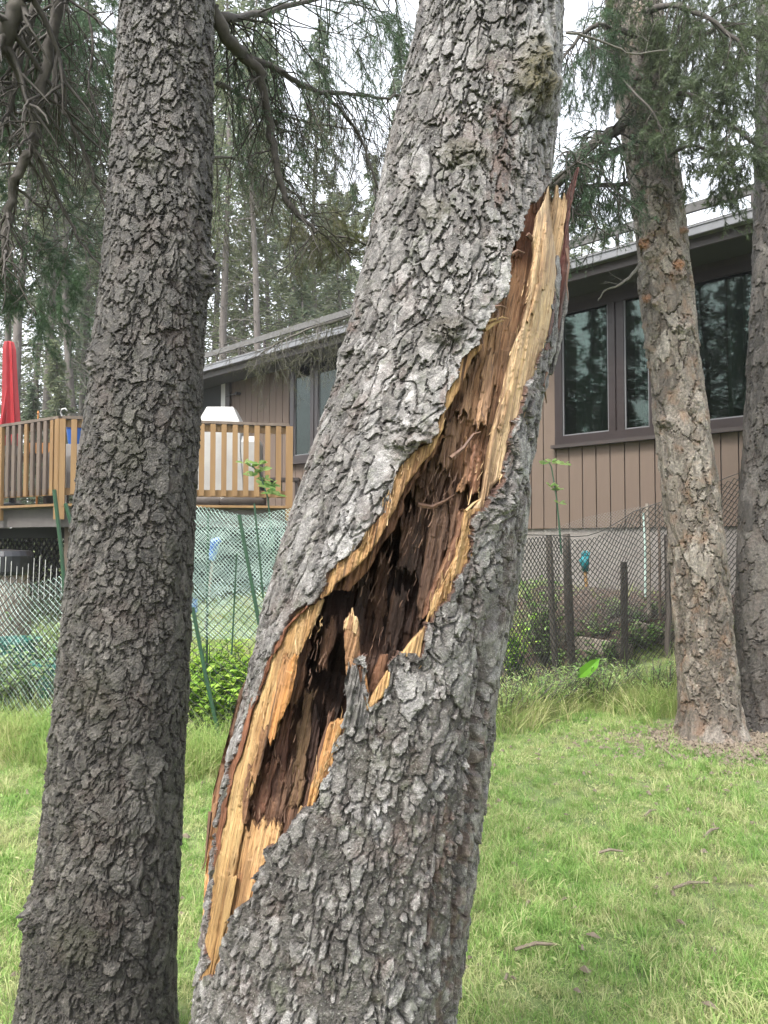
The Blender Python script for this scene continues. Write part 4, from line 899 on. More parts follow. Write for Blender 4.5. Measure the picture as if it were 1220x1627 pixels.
mb = MB(); mb.lathe([(0, 0.002), (.25, 0.002), (.25, .05), (.05, .08), (.04, .3), (0, .3)], (0.03, 0, 0), 16); mb.build('base', M['black'], um)
gr = tag(empty('covered_grill', GV(352, 790, 11.9)), 'barbecue grill under a pale grey cloth cover behind the railing', 'grill'); gr.location.z = ZD; gr.scale = (.95, 1, 1.13)
def loft(mb, secs):
    b = len(mb.v)
    for (hx, hy, z, dx) in secs:
        for a, c_ in ((-1, -1), (0, -1.04), (1, -1), (1, 1), (0, 1), (-1, 1)): mb.v.append((a * hx + dx, c_ * hy, z))
    for q in range(len(secs) - 1):
        for k in range(6): mb.f.append((b + q * 6 + k, b + q * 6 + (k + 1) % 6, b + (q + 1) * 6 + (k + 1) % 6, b + (q + 1) * 6 + k))
    mb.f.append(tuple(b + k for k in range(6))[::-1]); mb.f.append(tuple(b + (len(secs) - 1) * 6 + k for k in range(6)))
mb = MB(); loft(mb, [(.42, .3, .05, 0), (.40, .29, .35, .01), (.36, .28, .75, .0), (.36, .27, 1.05, 0), (.34, .25, 1.18, 0), (.22, .14, 1.40, -.01), (.2, .1, 1.405, -.01)]); mb.build('cover', M['cover'], gr, bevel=.012)
mb = MB(); loft(mb, [(.2, .3, .1, .0), (.19, .3, .9, .0), (.15, .26, .98, 0)]); o = mb.build('side_flap', M['cover'], gr, bevel=.01); o.location = (.44, .05, 0)
def cushion(px, py, Y, sx, nm, lab):
    c = GV(px, py, Y); mb = MB(); mb.lathe([(0, -.08), (sx * .7, -.08), (sx, -.03), (sx * 1.02, .02), (sx * .8, .07), (0, .085)], (0, 0, 0), 18, 1, .6)
    o = mb.build(nm, M['cushion'], None, smooth=True); o.location = c; o.location.z = ZD + .08; return tag(o, lab, 'cushion', 'cushions on the deck')
cushion(325, 785, 11.5, .28, 'seat_cushion', 'brown cushion under the railing, left of its post'); cushion(385, 783, 11.45, .34, 'seat_cushion', 'larger brown cushion under the railing, right of its post')
bt = tag(empty('storage_bench', (dv(445, 12.0), 12.0, ZD)), 'dark low bench with a green box at the right end of the deck', 'bench')
mb = MB(); mb.box((0, 0, .45), (.62, .35, .05)); mb.build('bench_top', M['trim'], bt)
for sx in (-.27, .27):
    mb = MB(); mb.box((sx, 0, .21), (.05, .3, .42)); mb.build('leg', M['trim'], bt)
mb = MB(); mb.box((-.1, -.02, .30), (.22, .2, .22)); mb.build('green_box', simple('green_box', (.06, .2, .03)), bt)
# tables, bin and covered chair on the left part of the deck
tb_ = tag(empty('patio_table', (dv(60, 11.9), 11.9, ZD)), 'grey board table behind the left railing', 'table')
mb = MB(); mb.box((0, 0, .78), (1.3, .8, .05)); mb.build('table_top', M['railgrey'], tb_)
for sx in (-.55, .55):
    for sy in (-.3, .3):
        mb = MB(); mb.box((sx, sy, .375), (.07, .07, .75)); mb.build('leg', M['railgrey'], tb_)
bs_ = tag(empty('blue_tub', (dv(118, 11.5), 11.5, ZD + .95)), 'bright blue plastic tub beyond the railing beside the dark trunk', 'tub')
mb = MB(); mb.lathe([(.0, 0), (.11, 0), (.14, .24), (.15, .24), (.15, .26), (.13, .26), (.10, .02)], (0, 0, 0), 20); mb.build('tub_wall', M['blue'], bs_, smooth=False)
mb = MB(); mb.tube([(-.14, 0, .25), (-.09, 0, .30), (0, 0, .32), (.09, 0, .30), (.14, 0, .25)], .006, 6); mb.build('handle', M['white'], bs_)
ch = tag(empty('covered_chair', (dv(118, 11.6), 11.6, ZD)), 'patio chair under a dark grey cover, beside the dark trunk', 'chair')
mb = MB(); loft(mb, [(.42, .35, .25, 0), (.40, .34, .5, .0), (.36, .3, .75, .03), (.3, .22, .95, .05)]); mb.build('cover', simple('dark_cover', (.1, .09, .085), (.06, .055, .05), 4, .7, .5, .02), ch, bevel=.02)
for sx in (-.35, .35):
    mb = MB(); mb.box((sx, 0, .13), (.05, .5, .26)); mb.build('leg', M['trim'], ch)
cr = tag(empty('planter_box', (dv(64, 11.5), 11.5, ZD + .81)), 'orange brown planter box on the table behind the railing', 'planter')
mb = MB(); mb.box((0, 0, .08), (.42, .18, .16)); mb.build('box_wall', M['orange'], cr); mb = MB(); mb.box((0, 0, .17), (.38, .14, .02)); mb.build('soil', M['dark'], cr)
hk = tag(empty('shepherd_hook', (dv(98, 11.0), 11.0, ZD)), 'white bent hook standing above the railing corner', 'hook')
mb = MB(); mb.tube([(0.05, 0, 0), (0.02, 0, 1.1), (-.02, 0, 1.30), (-.05, 0, 1.36), (-.03, 0, 1.41), (.02, 0, 1.42), (.05, 0, 1.38)], .012, 7); mb.build('hook_rod', M['white'], hk, smooth=True)
mb = MB(); mb.lathe([(0, 0), (.1, 0), (.1, .02), (0, .02)], (.05, 0, 0.002), 12); mb.build('foot', M['white'], hk)
st_ = tag(empty('wooden_stake', (dv(57, 11.2), 11.2, ZD)), 'thin orange stake rising above the left railing', 'stake')
mb = MB(); mb.tube([(0, 0, 0), (0, 0, 1.38)], [.018, .014], 6); mb.tube([(0, 0, 1.38), (0, 0, 1.42)], [.022, .01], 6); mb.build('stake_rod', M['orange'], st_)

# ------------------------------------------------------------ fences and nets
def poly_at(pts, s):     # pts list of (x,y), s arc length
    P = np.array(pts, float); L = np.r_[0, np.cumsum(np.hypot(*np.diff(P, axis=0).T))]
    return np.interp(s, L, P[:, 0]), np.interp(s, L, P[:, 1]), L[-1]
def mesh_net(name, line, z_of, h_of, pitch, r, mat, parent, seed=0, wob=.01, ratio=1.0, sag=0):
    """chain-link or diamond netting: every wire is a thin three-sided rod"""
    Ltot = poly_at(line, 0)[2]; Vs = []; Qs = []; n0 = 0; hmax = h_of(0) if callable(h_of) else h_of
    ns = int(Ltot / pitch); nv = int(hmax / (pitch * ratio))
    for s_ in (0, 1):
        S = np.arange(ns + 1)[:, None] * pitch; J = np.arange(nv + 1)[None, :]
        # zigzag vertical wires: wire k swings between k and k+1
        off = ((J + s_) % 2) * pitch * (.96 if s_ == 0 else .96)
        SS = S + off - .0 ; ZV = J * pitch * ratio + 0 * S
        SS = SS + wob * fbm(SS * 3, ZV * 3, seed, 2)
        x, y, _ = poly_at(line, SS.ravel()); x = x.reshape(SS.shape); y = y.reshape(SS.shape)
        h = np.interp(SS, np.linspace(0, Ltot, 12), [h_of(q) if callable(h_of) else h_of for q in np.linspace(0, Ltot, 12)])
        z = z_of(x, y) + ZV / hmax * h + sag * fbm(SS * 2.2, ZV * .5, seed + 3, 2)
        y = y + wob * 2 * fbm(SS * 1.3, ZV * 1.8, seed + 7, 2) + s_ * r * .8
        for k, (dx, dy) in enumerate(((r, 0), (-r * .5, r * .87), (-r * .5, -r * .87))):
            Vs.append(np.stack([x + dx, y + dy, z], -1).reshape(-1, 3))
        N = x.size; m_, n_ = x.shape; a = (np.arange(m_)[:, None] * n_ + np.arange(n_ - 1)[None, :]).ravel()
        for k in range(3):
            k2 = (k + 1) % 3; Qs.append(np.stack([a + k * N, a + 1 + k * N, a + 1 + k2 * N, a + k2 * N], -1) + n0)
        n0 += 3 * N
    V = np.concatenate(Vs); o = obj_np(name, to_local(V, parent), np.concatenate(Qs), M[mat], parent, smooth=False); o['kind'] = 'stuff'; return o
def xy(px, Y): return (float(G(px, 860, Y)[0]), Y)
gzv = lambda x, y: gz(x, y) + .02
fr_ = tag(empty('chain_link_fence', (*xy(900, 7.15), 0)), 'dark chain link fence with weathered posts right of the broken tree', 'fence')
lineR = [xy(690, 5.9), xy(790, 6.35), xy(890, 7.1), xy(1010, 7.5), xy(1290, 7.2)]
mesh_net('wire_mesh', lineR, gzv, lambda q: 1.52 + .02 * math.sin(q * 5), .060, .0055, 'wire', fr_, 1, .014)
for px, Y, top, rad in ((876, 7.05, 850, .032), (903, 7.15, 848, .042), (995, 7.45, 893, .036), (1065, 7.4, 850, .03)):
    x_, y_ = xy(px, Y); g0 = gzf(x_, y_) - .1; z1 = GV(px, top, Y).z; mb = MB(); rng_ = random.Random(px)
    mb.tube([Vector((x_ + rng_.uniform(-.01, .01) + (.05 if px < 990 else -.02) * (1 - k / 5), y_ + .06, g0 + (z1 - g0) * k / 5)) - fr_.location for k in range(6)], [rad * rng_.uniform(.85, 1.1) for k in range(6)], 7)
    mb.build('post', M['postgrey'], fr_, smooth=False)
mb = MB(); xs_ = [poly_at(lineR, q) for q in np.linspace(0, poly_at(lineR, 0)[2], 30)]
mb.tube([Vector((a, b, gzf(a, b) + 1.54)) - fr_.location for a, b, _ in xs_], .004, 5); mb.build('top_wire', M['wire'], fr_)
nr_ = tag(empty('garden_net', (*xy(980, 7.9), 0)), 'pale fine garden netting on poles against the house foundation', 'net')
lineN = [xy(830, 8.3), xy(930, 8.15), xy(1062, 7.75), xy(1130, 7.6)]
mesh_net('net', lineN, lambda x, y: gz(x, y) + .15, lambda q: 1.5 + .34 - .28 - .35, .034, .0022, 'netgrey', nr_, 5, .02)
for px, Y, b_, t_, rad, mt in ((1028, 7.8, 955, 800, .022, 'bedboard'), (1022, 7.85, 925, 815, .012, 'netpale'), (1045, 7.7, 960, 800, .016, 'railgrey')):
    mb = MB(); a = GV(px + 3, b_, Y); b = GV(px, t_, Y); mb.tube([a - nr_.location - Vector((0, 0, .15)), (a + b) / 2 + Vector((.01, 0, 0)) - nr_.location, b - nr_.location], [rad, rad * .9, rad * .8], 7); mb.build('pole', M[mt], nr_)
# left side: coarse dark mesh, pale draped netting, green stakes
fl_ = tag(empty('wire_fence', (*xy(360, 5.4), 0)), 'dark diamond wire fence with leaning green stakes, seen between the two near trunks', 'fence')
lineL = [xy(-160, 6.2), xy(60, 5.9), xy(300, 5.35), xy(480, 5.5), xy(700, 5.9)]
mesh_net('wire_mesh', lineL, gzv, lambda q: 1.18 + .1 * math.sin(q * 2), .072, .0038, 'wire', fl_, 11, .02)
for P_, rad in (([(380, 818), (396, 905), (412, 992)], .019), ([(306, 965), (328, 1080), (356, 1206)], .019), ([(404, 800), (412, 880), (418, 950)], .010), ([(86, 778), (98, 880), (106, 990)], .020), ([(104, 800), (118, 850), (128, 900)], .02), ([(376, 880), (372, 960), (368, 1040)], .008)):
    mb = MB(); Yp = 5.35 if P_[0][0] > 200 else 5.7
    mb.tube([GV(a, b, Yp) - fl_.location for a, b in P_], rad * .75, 7); mb.build('stake', M['greenpost'], fl_)
pn = tag(empty('draped_net', (*xy(380, 6.0), 0)), 'pale green plastic netting draped above the wire fence beyond the dark trunk', 'net')
mesh_net('net', [xy(200, 5.75), xy(340, 5.8), xy(500, 5.9), xy(560, 5.95)], lambda x, y: gz(x, y) + .75, lambda q: 1.03 + .06 * math.sin(q * 4.2 + 1), .032, .0028, 'netpale', pn, 21, .05, 1.0, .03)
mesh_net('net', [xy(200, 6.3), xy(340, 6.35), xy(500, 6.5), xy(560, 6.5)], lambda x, y: gz(x, y) + .7, lambda q: 1.06 + .09 * math.sin(q * 3.1), .034, .0026, 'netpale', pn, 22, .07, 1.2, .05)
for px_ in (330, 470):
    mb = MB(); x_, y_ = xy(px_, 6.05); mb.tube([Vector((x_, y_, gzf(x_, y_) - .1)) - pn.location, Vector((x_, y_, 1.72)) - pn.location], .010, 6); mb.build('pole', M['greenpost'], pn)
pn2 = tag(empty('draped_net', (*xy(50, 6.6), 0)), 'pale netting with upright strands at the far left below the deck', 'net')
mesh_net('net', [xy(-120, 6.7), xy(60, 6.5), xy(180, 6.4)], gzv, lambda q: 1.22 + .05 * math.sin(q * 5), .045, .0024, 'netpale', pn2, 31, .05, 1.2, .02)
for k in range(16):
    mb = MB(); x_, y_ = xy(-10 + k * 9, 6.5); mb.tube([Vector((x_, y_, 1.0)) - pn2.location, Vector((x_ + .01, y_, 1.32 + .05 * math.sin(k))) - pn2.location], .003, 4); mb.build('strand', M['white'], pn2)

# ------------------------------------------------------------ garden things
ba = tag(empty('rain_barrel', (*xy(8, 9.0), 0)), 'brown barrel with a dark blue lid standing below the deck', 'barrel'); ba.location.z = gzf(ba.location.x, 9.0)
mb = MB(); mb.lathe([(0, 0), (.24, 0), (.29, .25), (.3, .5), (.28, .95), (.26, 1.12)], (0, 0, 0), 22); mb.build('barrel_wall', simple('barrel', (.2, .16, .13), (.13, .1, .08), 6), ba, smooth=True)
mb = MB(); mb.lathe([(.0, 1.1), (.31, 1.1), (.32, 1.14), (.32, 1.32), (.29, 1.38), (0, 1.4)], (0, 0, 0), 22); mb.build('lid', M['black'], ba, smooth=False)
def tub(px, Y, s, nm, lab, mat, h=.3):
    e = tag(empty(nm, (*xy(px, Y), 0)), lab, 'tub'); e.location.z = gzf(*e.location[:2])
    mb = MB(); mb.lathe([(0, 0), (s * .75, 0), (s, h), (s * 1.08, h), (s * 1.08, h + .03), (s * .95, h + .03), (s * .72, .02)], (0, 0, 0), 20); mb.build('tub_wall', M[mat], e)
    mb = MB(); mb.lathe([(0, h * .8), (s * .9, h * .8)], (0, 0, 0), 20); mb.build('soil', M['dark'], e); return e
tub(96, 7.4, .24, 'green_tub', 'dark green plastic garden tub beside the base of the deck', 'tealp', .3)
tub(24, 8.0, .26, 'green_bucket', 'pale teal bucket in front of the barrel', 'tealp', .42)
to = tag(empty('garden_tool', GV(335, 960, 6.9)), 'long handled garden tool with a bright blue grip standing behind the netting', 'tool')
mb = MB(); mb.tube([GV(326, 1000, 6.9) - to.location, GV(338, 888, 6.9) - to.location], .012, 6); mb.build('shaft', M['bedboard'], to)
mb = MB(); a = GV(336, 890, 6.9) - to.location; mb.tube([a, GV(342, 862, 6.9) - to.location], [.03, .045], 8); mb.tube([GV(337, 862, 6.9) - to.location, GV(350, 857, 6.9) - to.location], .03, 8); mb.build('grip', M['blue'], to)
mb = MB(); mb.box(GV(309, 962, 6.9) - to.location, (.05, .05, .12)); mb.build('blade', M['blue'], to)
gl_ = tag(empty('glove_on_stick', GV(929, 925, 7.8)), 'teal garden glove stuck on a short wooden stick', 'glove')
mb = MB(); mb.tube([GV(932, 932, 7.8) - gl_.location, GV(929, 905, 7.8) - gl_.location], .018, 7); mb.build('stick', M['railwood'], gl_)
mb = MB(); mb.tube([GV(930, 908, 7.8) - gl_.location, GV(929, 893, 7.8) - gl_.location, GV(930, 884, 7.8) - gl_.location], [.03, .045, .04], 8)
for q, (dx_, l_) in enumerate(((-6, 6), (-2, 9), (2, 9), (6, 7))): mb.tube([GV(930 + dx_ * .6, 887, 7.8) - gl_.location, GV(930 + dx_, 884 - l_, 7.8) - gl_.location], [.014, .011], 6)
mb.tube([GV(924, 896, 7.8) - gl_.location, GV(921, 888, 7.8) - gl_.location], [.014, .011], 6); mb.build('glove', M['teal'], gl_, smooth=True)
bed = tag(empty('raised_bed', (*xy(960, 7.9), 0)), 'raised garden bed edged with pale boards on the slope behind the fence', 'garden bed')
def pboard(a, b, w=.06, h=.16, mat='bedboard'):
    mb = MB(); mb.bar(Vector(a) - bed.location, Vector(b) - bed.location, w, h); mb.build('board', M[mat], bed)
def onG(px, py):    # ground point under pixel
    Ys_ = np.linspace(5, 13, 400); x, y, z = G(px, py, Ys_); g = gz(x, Ys_); k = np.argmax(z < g); return Vector((float(x[k]), float(Ys_[k]), float(g[k]) + .05)) if (z < g).any() else GV(px, py, 9)
pboard(onG(912, 1030), onG(1004, 1046)); pboard(onG(1010, 1008), onG(1075, 1028)); pboard(onG(838, 1012), onG(900, 1028)); pboard(onG(842, 975), onG(872, 982))
pboard(onG(905, 930), onG(1072, 934), .06, .16, 'bedboard'); pboard(onG(790, 944), onG(905, 925), .05, .1, 'railgrey'); pboard(onG(1150, 925), onG(1175, 927), .05, .1)

gsx, gsy = np.meshgrid(np.linspace(0, 1, 60), np.linspace(0, 1, 40)); px_s = 720 + 520 * gsx
fy_ = np.interp(px_s, [690, 790, 890, 1010, 1290], [6.2, 6.7, 7.5, 7.75, 7.4]); wy_ = np.clip(fy_ + 2.4, 0, 9.6); Ysoil = fy_ + (wy_ - fy_) * gsy; xs2 = (px_s - CX) / F * Ysoil
i = np.arange(39)[:, None] * 60; j = np.arange(59)[None, :]
M['earth'] = simple('garden_earth', (.075, .05, .036), (.03, .02, .015), 14, .95, 1.0, .03)
tag(obj_np('garden_soil', np.stack([xs2, Ysoil, gz(xs2, Ysoil) + .018 + .02 * fbm(xs2 * 7, Ysoil * 7, 9, 3)], -1).reshape(-1, 3), np.stack([i + j, i + j + 1, i + 61 + j, i + 60 + j], -1).reshape(-1, 4), M['earth']), kind='structure')
# ------------------------------------------------------------ plants
def leaf_quad(V, Fc, base, tip, w, up, bend=.1):
    d = tip - base; s = d.cross(up); s = s.normalized() * w if s.length > 1e-6 else Vector((w, 0, 0)); n_ = s.cross(d).normalized() * d.length * bend
    b = len(V); V += [tuple(base), tuple(base + d * .35 + s + n_), tuple(base + d * .75 + s * .8 + n_), tuple(tip), tuple(base + d * .75 - s * .8 + n_), tuple(base + d * .35 - s + n_), tuple(base + d * .5 + n_ * .6)]
    Fc += [(b, b + 1, b + 6), (b + 1, b + 2, b + 6), (b + 2, b + 3, b + 6), (b + 3, b + 4, b + 6), (b + 4, b + 5, b + 6), (b + 5, b, b + 6)]
def tuft_mesh(name, n, h, w, spread, mat, seed, lean=.5, segs=2, droop=.3):
    rng = random.Random(seed); V = []; Fc = []
    for k in range(n):
        a = rng.uniform(0, 6.28); r = spread * math.sqrt(rng.random()); bx, by = r * math.cos(a), r * math.sin(a)
        hh = h * rng.uniform(.45, 1.15); la = rng.uniform(0, 6.28); ln = lean * rng.uniform(.1, 1) * hh; ww = w * rng.uniform(.6, 1.2)
        pa = la + 1.57 + rng.uniform(-.5, .5); sx, sy = math.cos(pa) * ww, math.sin(pa) * ww; b = len(V)
        for q in range(segs + 1):
            t = q / segs; z = hh * (t - droop * t * t * rng.uniform(.3, 1)); x = bx + math.cos(la) * ln * t * t; y = by + math.sin(la) * ln * t * t; k_ = (1 - t) ** .6
            if q == segs: V.append((x, y, z))
            else: V += [(x - sx * k_, y - sy * k_, z), (x + sx * k_, y + sy * k_, z)]
        for q in range(segs - 1): Fc.append((b + 2 * q, b + 2 * q + 1, b + 2 * q + 3, b + 2 * q + 2))
        Fc.append((b + 2 * segs - 2, b + 2 * segs - 1, b + 2 * segs))
    me = bpy.data.meshes.new(name); me.from_pydata(V, [], Fc); me.materials.append(mat); return bpy.data.objects.new(name, me)
def scatter(name, P, scl, srcs, seed, kind='stuff', tilt=.15):
    """one object of many tufts: points carried by a mesh, tufts placed on them by geometry nodes"""
    rng = np.random.default_rng(seed); n = len(P); me = bpy.data.meshes.new(name); me.vertices.add(n); me.vertices.foreach_set('co', np.asarray(P, np.float32).ravel())
    a = me.attributes.new('rot', 'FLOAT_VECTOR', 'POINT'); a.data.foreach_set('vector', np.stack([rng.normal(0, tilt, n), rng.normal(0, tilt, n), rng.uniform(0, 6.28, n)], -1).astype(np.float32).ravel())
    a = me.attributes.new('scl', 'FLOAT', 'POINT'); a.data.foreach_set('value', np.asarray(scl, np.float32))
    a = me.attributes.new('pick', 'INT', 'POINT'); a.data.foreach_set('value', rng.integers(0, len(srcs), n).astype(np.int32))
    o = link(bpy.data.objects.new(name, me)); ng = bpy.data.node_groups.new(name + '_nodes', 'GeometryNodeTree')
    ng.interface.new_socket('Geometry', in_out='INPUT', socket_type='NodeSocketGeometry'); ng.interface.new_socket('Geometry', in_out='OUTPUT', socket_type='NodeSocketGeometry')
    N = ng.nodes; gi = N.new('NodeGroupInput'); go = N.new('NodeGroupOutput'); ip = N.new('GeometryNodeInstanceOnPoints'); g2i = N.new('GeometryNodeGeometryToInstance')
    for s_ in reversed(srcs):
        oi = N.new('GeometryNodeObjectInfo'); oi.inputs[0].default_value = s_; ng.links.new(oi.outputs['Geometry'], g2i.inputs[0])
    ng.links.new(gi.outputs[0], ip.inputs['Points']); ng.links.new(g2i.outputs[0], ip.inputs['Instance']); ip.inputs['Pick Instance'].default_value = True
    def na(nm, ty):
        x = N.new('GeometryNodeInputNamedAttribute'); x.data_type = ty; x.inputs[0].default_value = nm; return [q for q in x.outputs if q.enabled and q.name == 'Attribute'][0]
    ng.links.new(na('rot', 'FLOAT_VECTOR'), ip.inputs['Rotation']); ng.links.new(na('scl', 'FLOAT'), ip.inputs['Scale']); ng.links.new(na('pick', 'INT'), ip.inputs['Instance Index'])
    ng.links.new(ip.outputs[0], go.inputs[0]); md = o.modifiers.new('scatter', 'NODES'); md.node_group = ng; o['kind'] = kind; return o
rng = np.random.default_rng(77)
def inview(n, y0, y1, pw, pad=.9):
    y = y0 + (y1 - y0) * rng.random(n) ** pw; x = rng.uniform(-1, 1, n) * (.56 * y + pad); return x, y
x, y = inview(26000, 1.7, 8.6, 1.15)
d_w = (x - WO[0]) * WN[0] + (y - WO[1]) * WN[1]; ppx, _ = PX(x, y, 0 * x)
fence_y = np.interp(ppx, [-160, 60, 300, 480, 700, 790, 890, 1010, 1290], [6.2, 5.9, 5.35, 5.5, 5.9, 6.35, 7.1, 7.5, 7.2])
bare = np.exp(-(((x - 2.6) / .75) ** 2 + ((y - 5.75) / .55) ** 2) * 1.0) + .55 * np.exp(-(((x - 3.1) / .8) ** 2 + ((y - 5.2) / .5) ** 2)) + np.clip(fbm(x * .9, y * .9, 401, 3) - .12, 0, 1) * 1.3
keep = (y < fence_y + .4) & (rng.random(len(x)) > bare * .85); x, y = x[keep], y[keep]; ht = .7 + .5 * np.clip(fbm(x * 1.6, y * 1.6, 402, 3) + .4, 0, 1)
srcs = [tuft_mesh('grass_tuft', 38, .055, .0017, .06, M['grass'], k, 1.1, 2, .4) for k in range(5)] + [tuft_mesh('tall_tuft', 26, .10, .0021, .04, M['grass'], 90, .9, 3, .4)] + [tuft_mesh('clover_tuft', 16, .026, .0045, .05, M['grass'], 50 + k, 1.6, 2, .5) for k in range(2)]
scatter('lawn_grass', np.stack([x, y, gz(x, y) - .004], -1), ht * rng.uniform(.7, 1.25, len(x)), srcs, 5, tilt=.2)
# fallen bits on the lawn and round the right trunk
def bits(n, cx_, cy_, sx, sy): return np.stack([rng.normal(cx_, sx, n), rng.normal(cy_, sy, n)], -1)
P = np.concatenate([bits(1500, 2.6, 5.58, .5, .26), bits(700, 3.1, 5.3, .7, .4), np.stack(inview(420, 2, 6, 1), -1)])
def bit_src(seed, l, w):
    r_ = random.Random(seed); V = [(-l, -w, .004), (l, -w * .7, .008), (l * .9, w, .007), (-l * .8, w * .9, .005), (0, 0, .012 + w)]; me = bpy.data.meshes.new('bit'); me.from_pydata(V, [], [(0, 1, 4), (1, 2, 4), (2, 3, 4), (3, 0, 4), (3, 2, 1, 0)]); me.materials.append(M['litter']); return bpy.data.objects.new('bark_bit', me)
scatter('bark_litter', np.concatenate([P, (gz(P[:, 0], P[:, 1]) + .012)[:, None]], 1), rng.uniform(.5, 1.3, len(P)), [bit_src(k, .022 - .004 * k, .006 + .003 * (k % 2)) for k in range(3)], 6)
# worn ground round the base of the right hand trunks
an_ = np.linspace(0, 6.283, 61)[:-1]; rr_ = 1 + .35 * fbm(np.cos(an_) * 2 + 3, np.sin(an_) * 2, 88, 3); V = [(2.75, 5.72, gzf(2.75, 5.72) + .012)]
for q in (.35, .7, 1.0):
    for a_, r0_ in zip(an_, rr_): x0_ = 2.75 + math.cos(a_) * r0_ * q * .95; y0_ = 5.72 + math.sin(a_) * r0_ * q * .5; V.append((x0_, y0_, gzf(x0_, y0_) + (.012 if q < 1 else -.004)))
Fc = [(0, 1 + k, 1 + (k + 1) % 60) for k in range(60)] + [(1 + r_ * 60 + k, 1 + (r_ + 1) * 60 + k, 1 + (r_ + 1) * 60 + (k + 1) % 60, 1 + r_ * 60 + (k + 1) % 60) for r_ in range(2) for k in range(60)]
me = bpy.data.meshes.new('bare_soil'); me.from_pydata(V, [], Fc); me.materials.append(simple('needle_duff', (.15, .11, .08), (.05, .037, .028), 38, .95, 1, .02)); tag(link(bpy.data.objects.new('bare_soil', me)), kind='structure')
# tall grass along the fences
def tall(n, line, spread, seed, hs, nm, z=0):
    L_ = poly_at(line, 0)[2]; s_ = rng.uniform(0, L_, n); x, y, _ = poly_at(line, s_); y = y + rng.normal(0, spread, n) - .08; x = x + rng.normal(0, .05, n)
    return scatter(nm, np.stack([x, y, gz(x, y) - .01], -1), rng.uniform(*hs, n), [tuft_mesh('long_tuft', 16, .42, .0024, .05, M['longgrass'], seed + k, 1.1, 5, .45) for k in range(4)], seed, tilt=.22)
tall(800, [xy(690, 5.75), xy(790, 6.2), xy(890, 6.9), xy(960, 7.1), xy(1110, 6.9)], .16, 201, (.45, 1.15), 'tall_grass')
tall(1300, [xy(-120, 5.9), xy(60, 5.6), xy(300, 5.1), xy(480, 5.3)], .17, 221, (.45, 1.15), 'tall_grass')
tall(200, [xy(940, 6.9), xy(1090, 6.6)], .18, 241, (.6, 1.0), 'tall_grass')
x_ = rng.uniform(-6, 5, 3600); y_ = rng.uniform(5.6, 11.5, 3600); pp, _q = PX(x_, y_, 0 * x_); ok = y_ > np.interp(pp, [-160, 300, 480, 790, 890, 1290], [6.1, 5.6, 5.8, 6.8, 7.6, 7.9]); ok &= ~((pp > 880) & (y_ < 10) & (rng.random(len(pp)) < .8)); x_, y_ = x_[ok], y_[ok]
scatter('garden_weeds', np.stack([x_, y_, gz(x_, y_) - .01], -1), rng.uniform(.3, .75, len(x_)), [tuft_mesh('weed_tuft', 18, .3, .005, .09, M['longgrass'], 260 + k, 1.2, 4, .5) for k in range(4)], 261, tilt=.25)
def leafy(name, n, h, spread, lw, ll, mat, seed, parent, stems=True):
    r_ = random.Random(seed); V = []; Fc = []; sm = MB()
    ns = max(3, n // 9)
    for s_ in range(ns):
        a = r_.uniform(0, 6.28); hh = h * r_.uniform(.5, 1); tip = Vector((math.cos(a) * spread * r_.random(), math.sin(a) * spread * r_.random(), hh)); mid = tip * .5 + Vector((0, 0, hh * .1))
        sm.tube([(0, 0, 0), mid, tip], [.006, .004, .002], 4, False)
        for k in range(n // ns):
            t = r_.uniform(.25, 1); b = mid * 2 * t * (1 - t) + tip * t * t if 0 else (mid * (2 * t) if t < .5 else mid + (tip - mid) * (2 * t - 1)); b2 = r_.uniform(0, 6.28)
            tp = b + Vector((math.cos(b2), math.sin(b2), r_.uniform(-.2, .6))) * ll * r_.uniform(.6, 1.1); leaf_quad(V, Fc, b, tp, lw * r_.uniform(.7, 1.1), Vector((0, 0, 1)), .12)
    me = bpy.data.meshes.new('foliage'); me.from_pydata(V, [], Fc); me.materials.append(mat); o = link(bpy.data.objects.new('foliage', me), parent); o['kind'] = 'stuff'
    sm.build('stem', M['twigpale'] if mat is not M['leaf'] else M['greenpost'], parent)
def plant(name, px, Y, lab, cat, n, h, sp, lw, ll, mat, seed, grp=None):
    x0_, y0_ = xy(px, Y); e = tag(empty(name, (x0_, y0_, gzf(x0_, y0_) - .02)), lab, cat, grp); leafy(name, n, h, sp, lw, ll, M[mat], seed, e); return e
for k, (px, Y, h, sp, n) in enumerate([(318, 6.1, .5, .35, 330), (352, 5.9, .55, .38, 380), (392, 6.1, .6, .35, 360), (430, 6.2, .55, .35, 300), (335, 6.7, .65, .35, 300), (410, 6.9, .7, .4, 320), (375, 6.8, .68, .4, 320), (450, 6.8, .6, .35, 240), (300, 6.9, .6, .4, 240)]):
    plant('leafy_plant', px, Y, 'bright green broad leaved plant in the bed behind the wire fence', 'plant', n, h, sp, .028, .085, 'leaf', 300 + k, 'green plants behind the wire fence')
for k, (px, Y, h, sp, n) in enumerate([(20, 7.6, .5, .45, 220), (70, 8.1, .6, .4, 240), (-20, 7.2, .45, .4, 200), (105, 6.9, .5, .3, 200), (50, 6.9, .45, .35, 220), (115, 8.6, .8, .4, 260), (10, 6.7, .5, .4, 260), (90, 7.6, .55, .4, 240), (35, 9.0, .7, .5, 240)]):
    plant('leafy_plant', px, Y, 'pale green bushy plant in the bed below the deck', 'plant', n, h, sp, .022, .07, 'leafd', 320 + k, 'green plants below the deck')
plant('shrub', 862, 8.0, 'rounded green shrub behind the fence beside the broken trunk', 'shrub', 520, 1.05, .42, .026, .07, 'leafd', 340)
plant('shrub', 815, 7.6, 'low yellow green shrub hidden partly by the broken trunk', 'shrub', 300, .8, .35, .026, .07, 'leaf', 341)
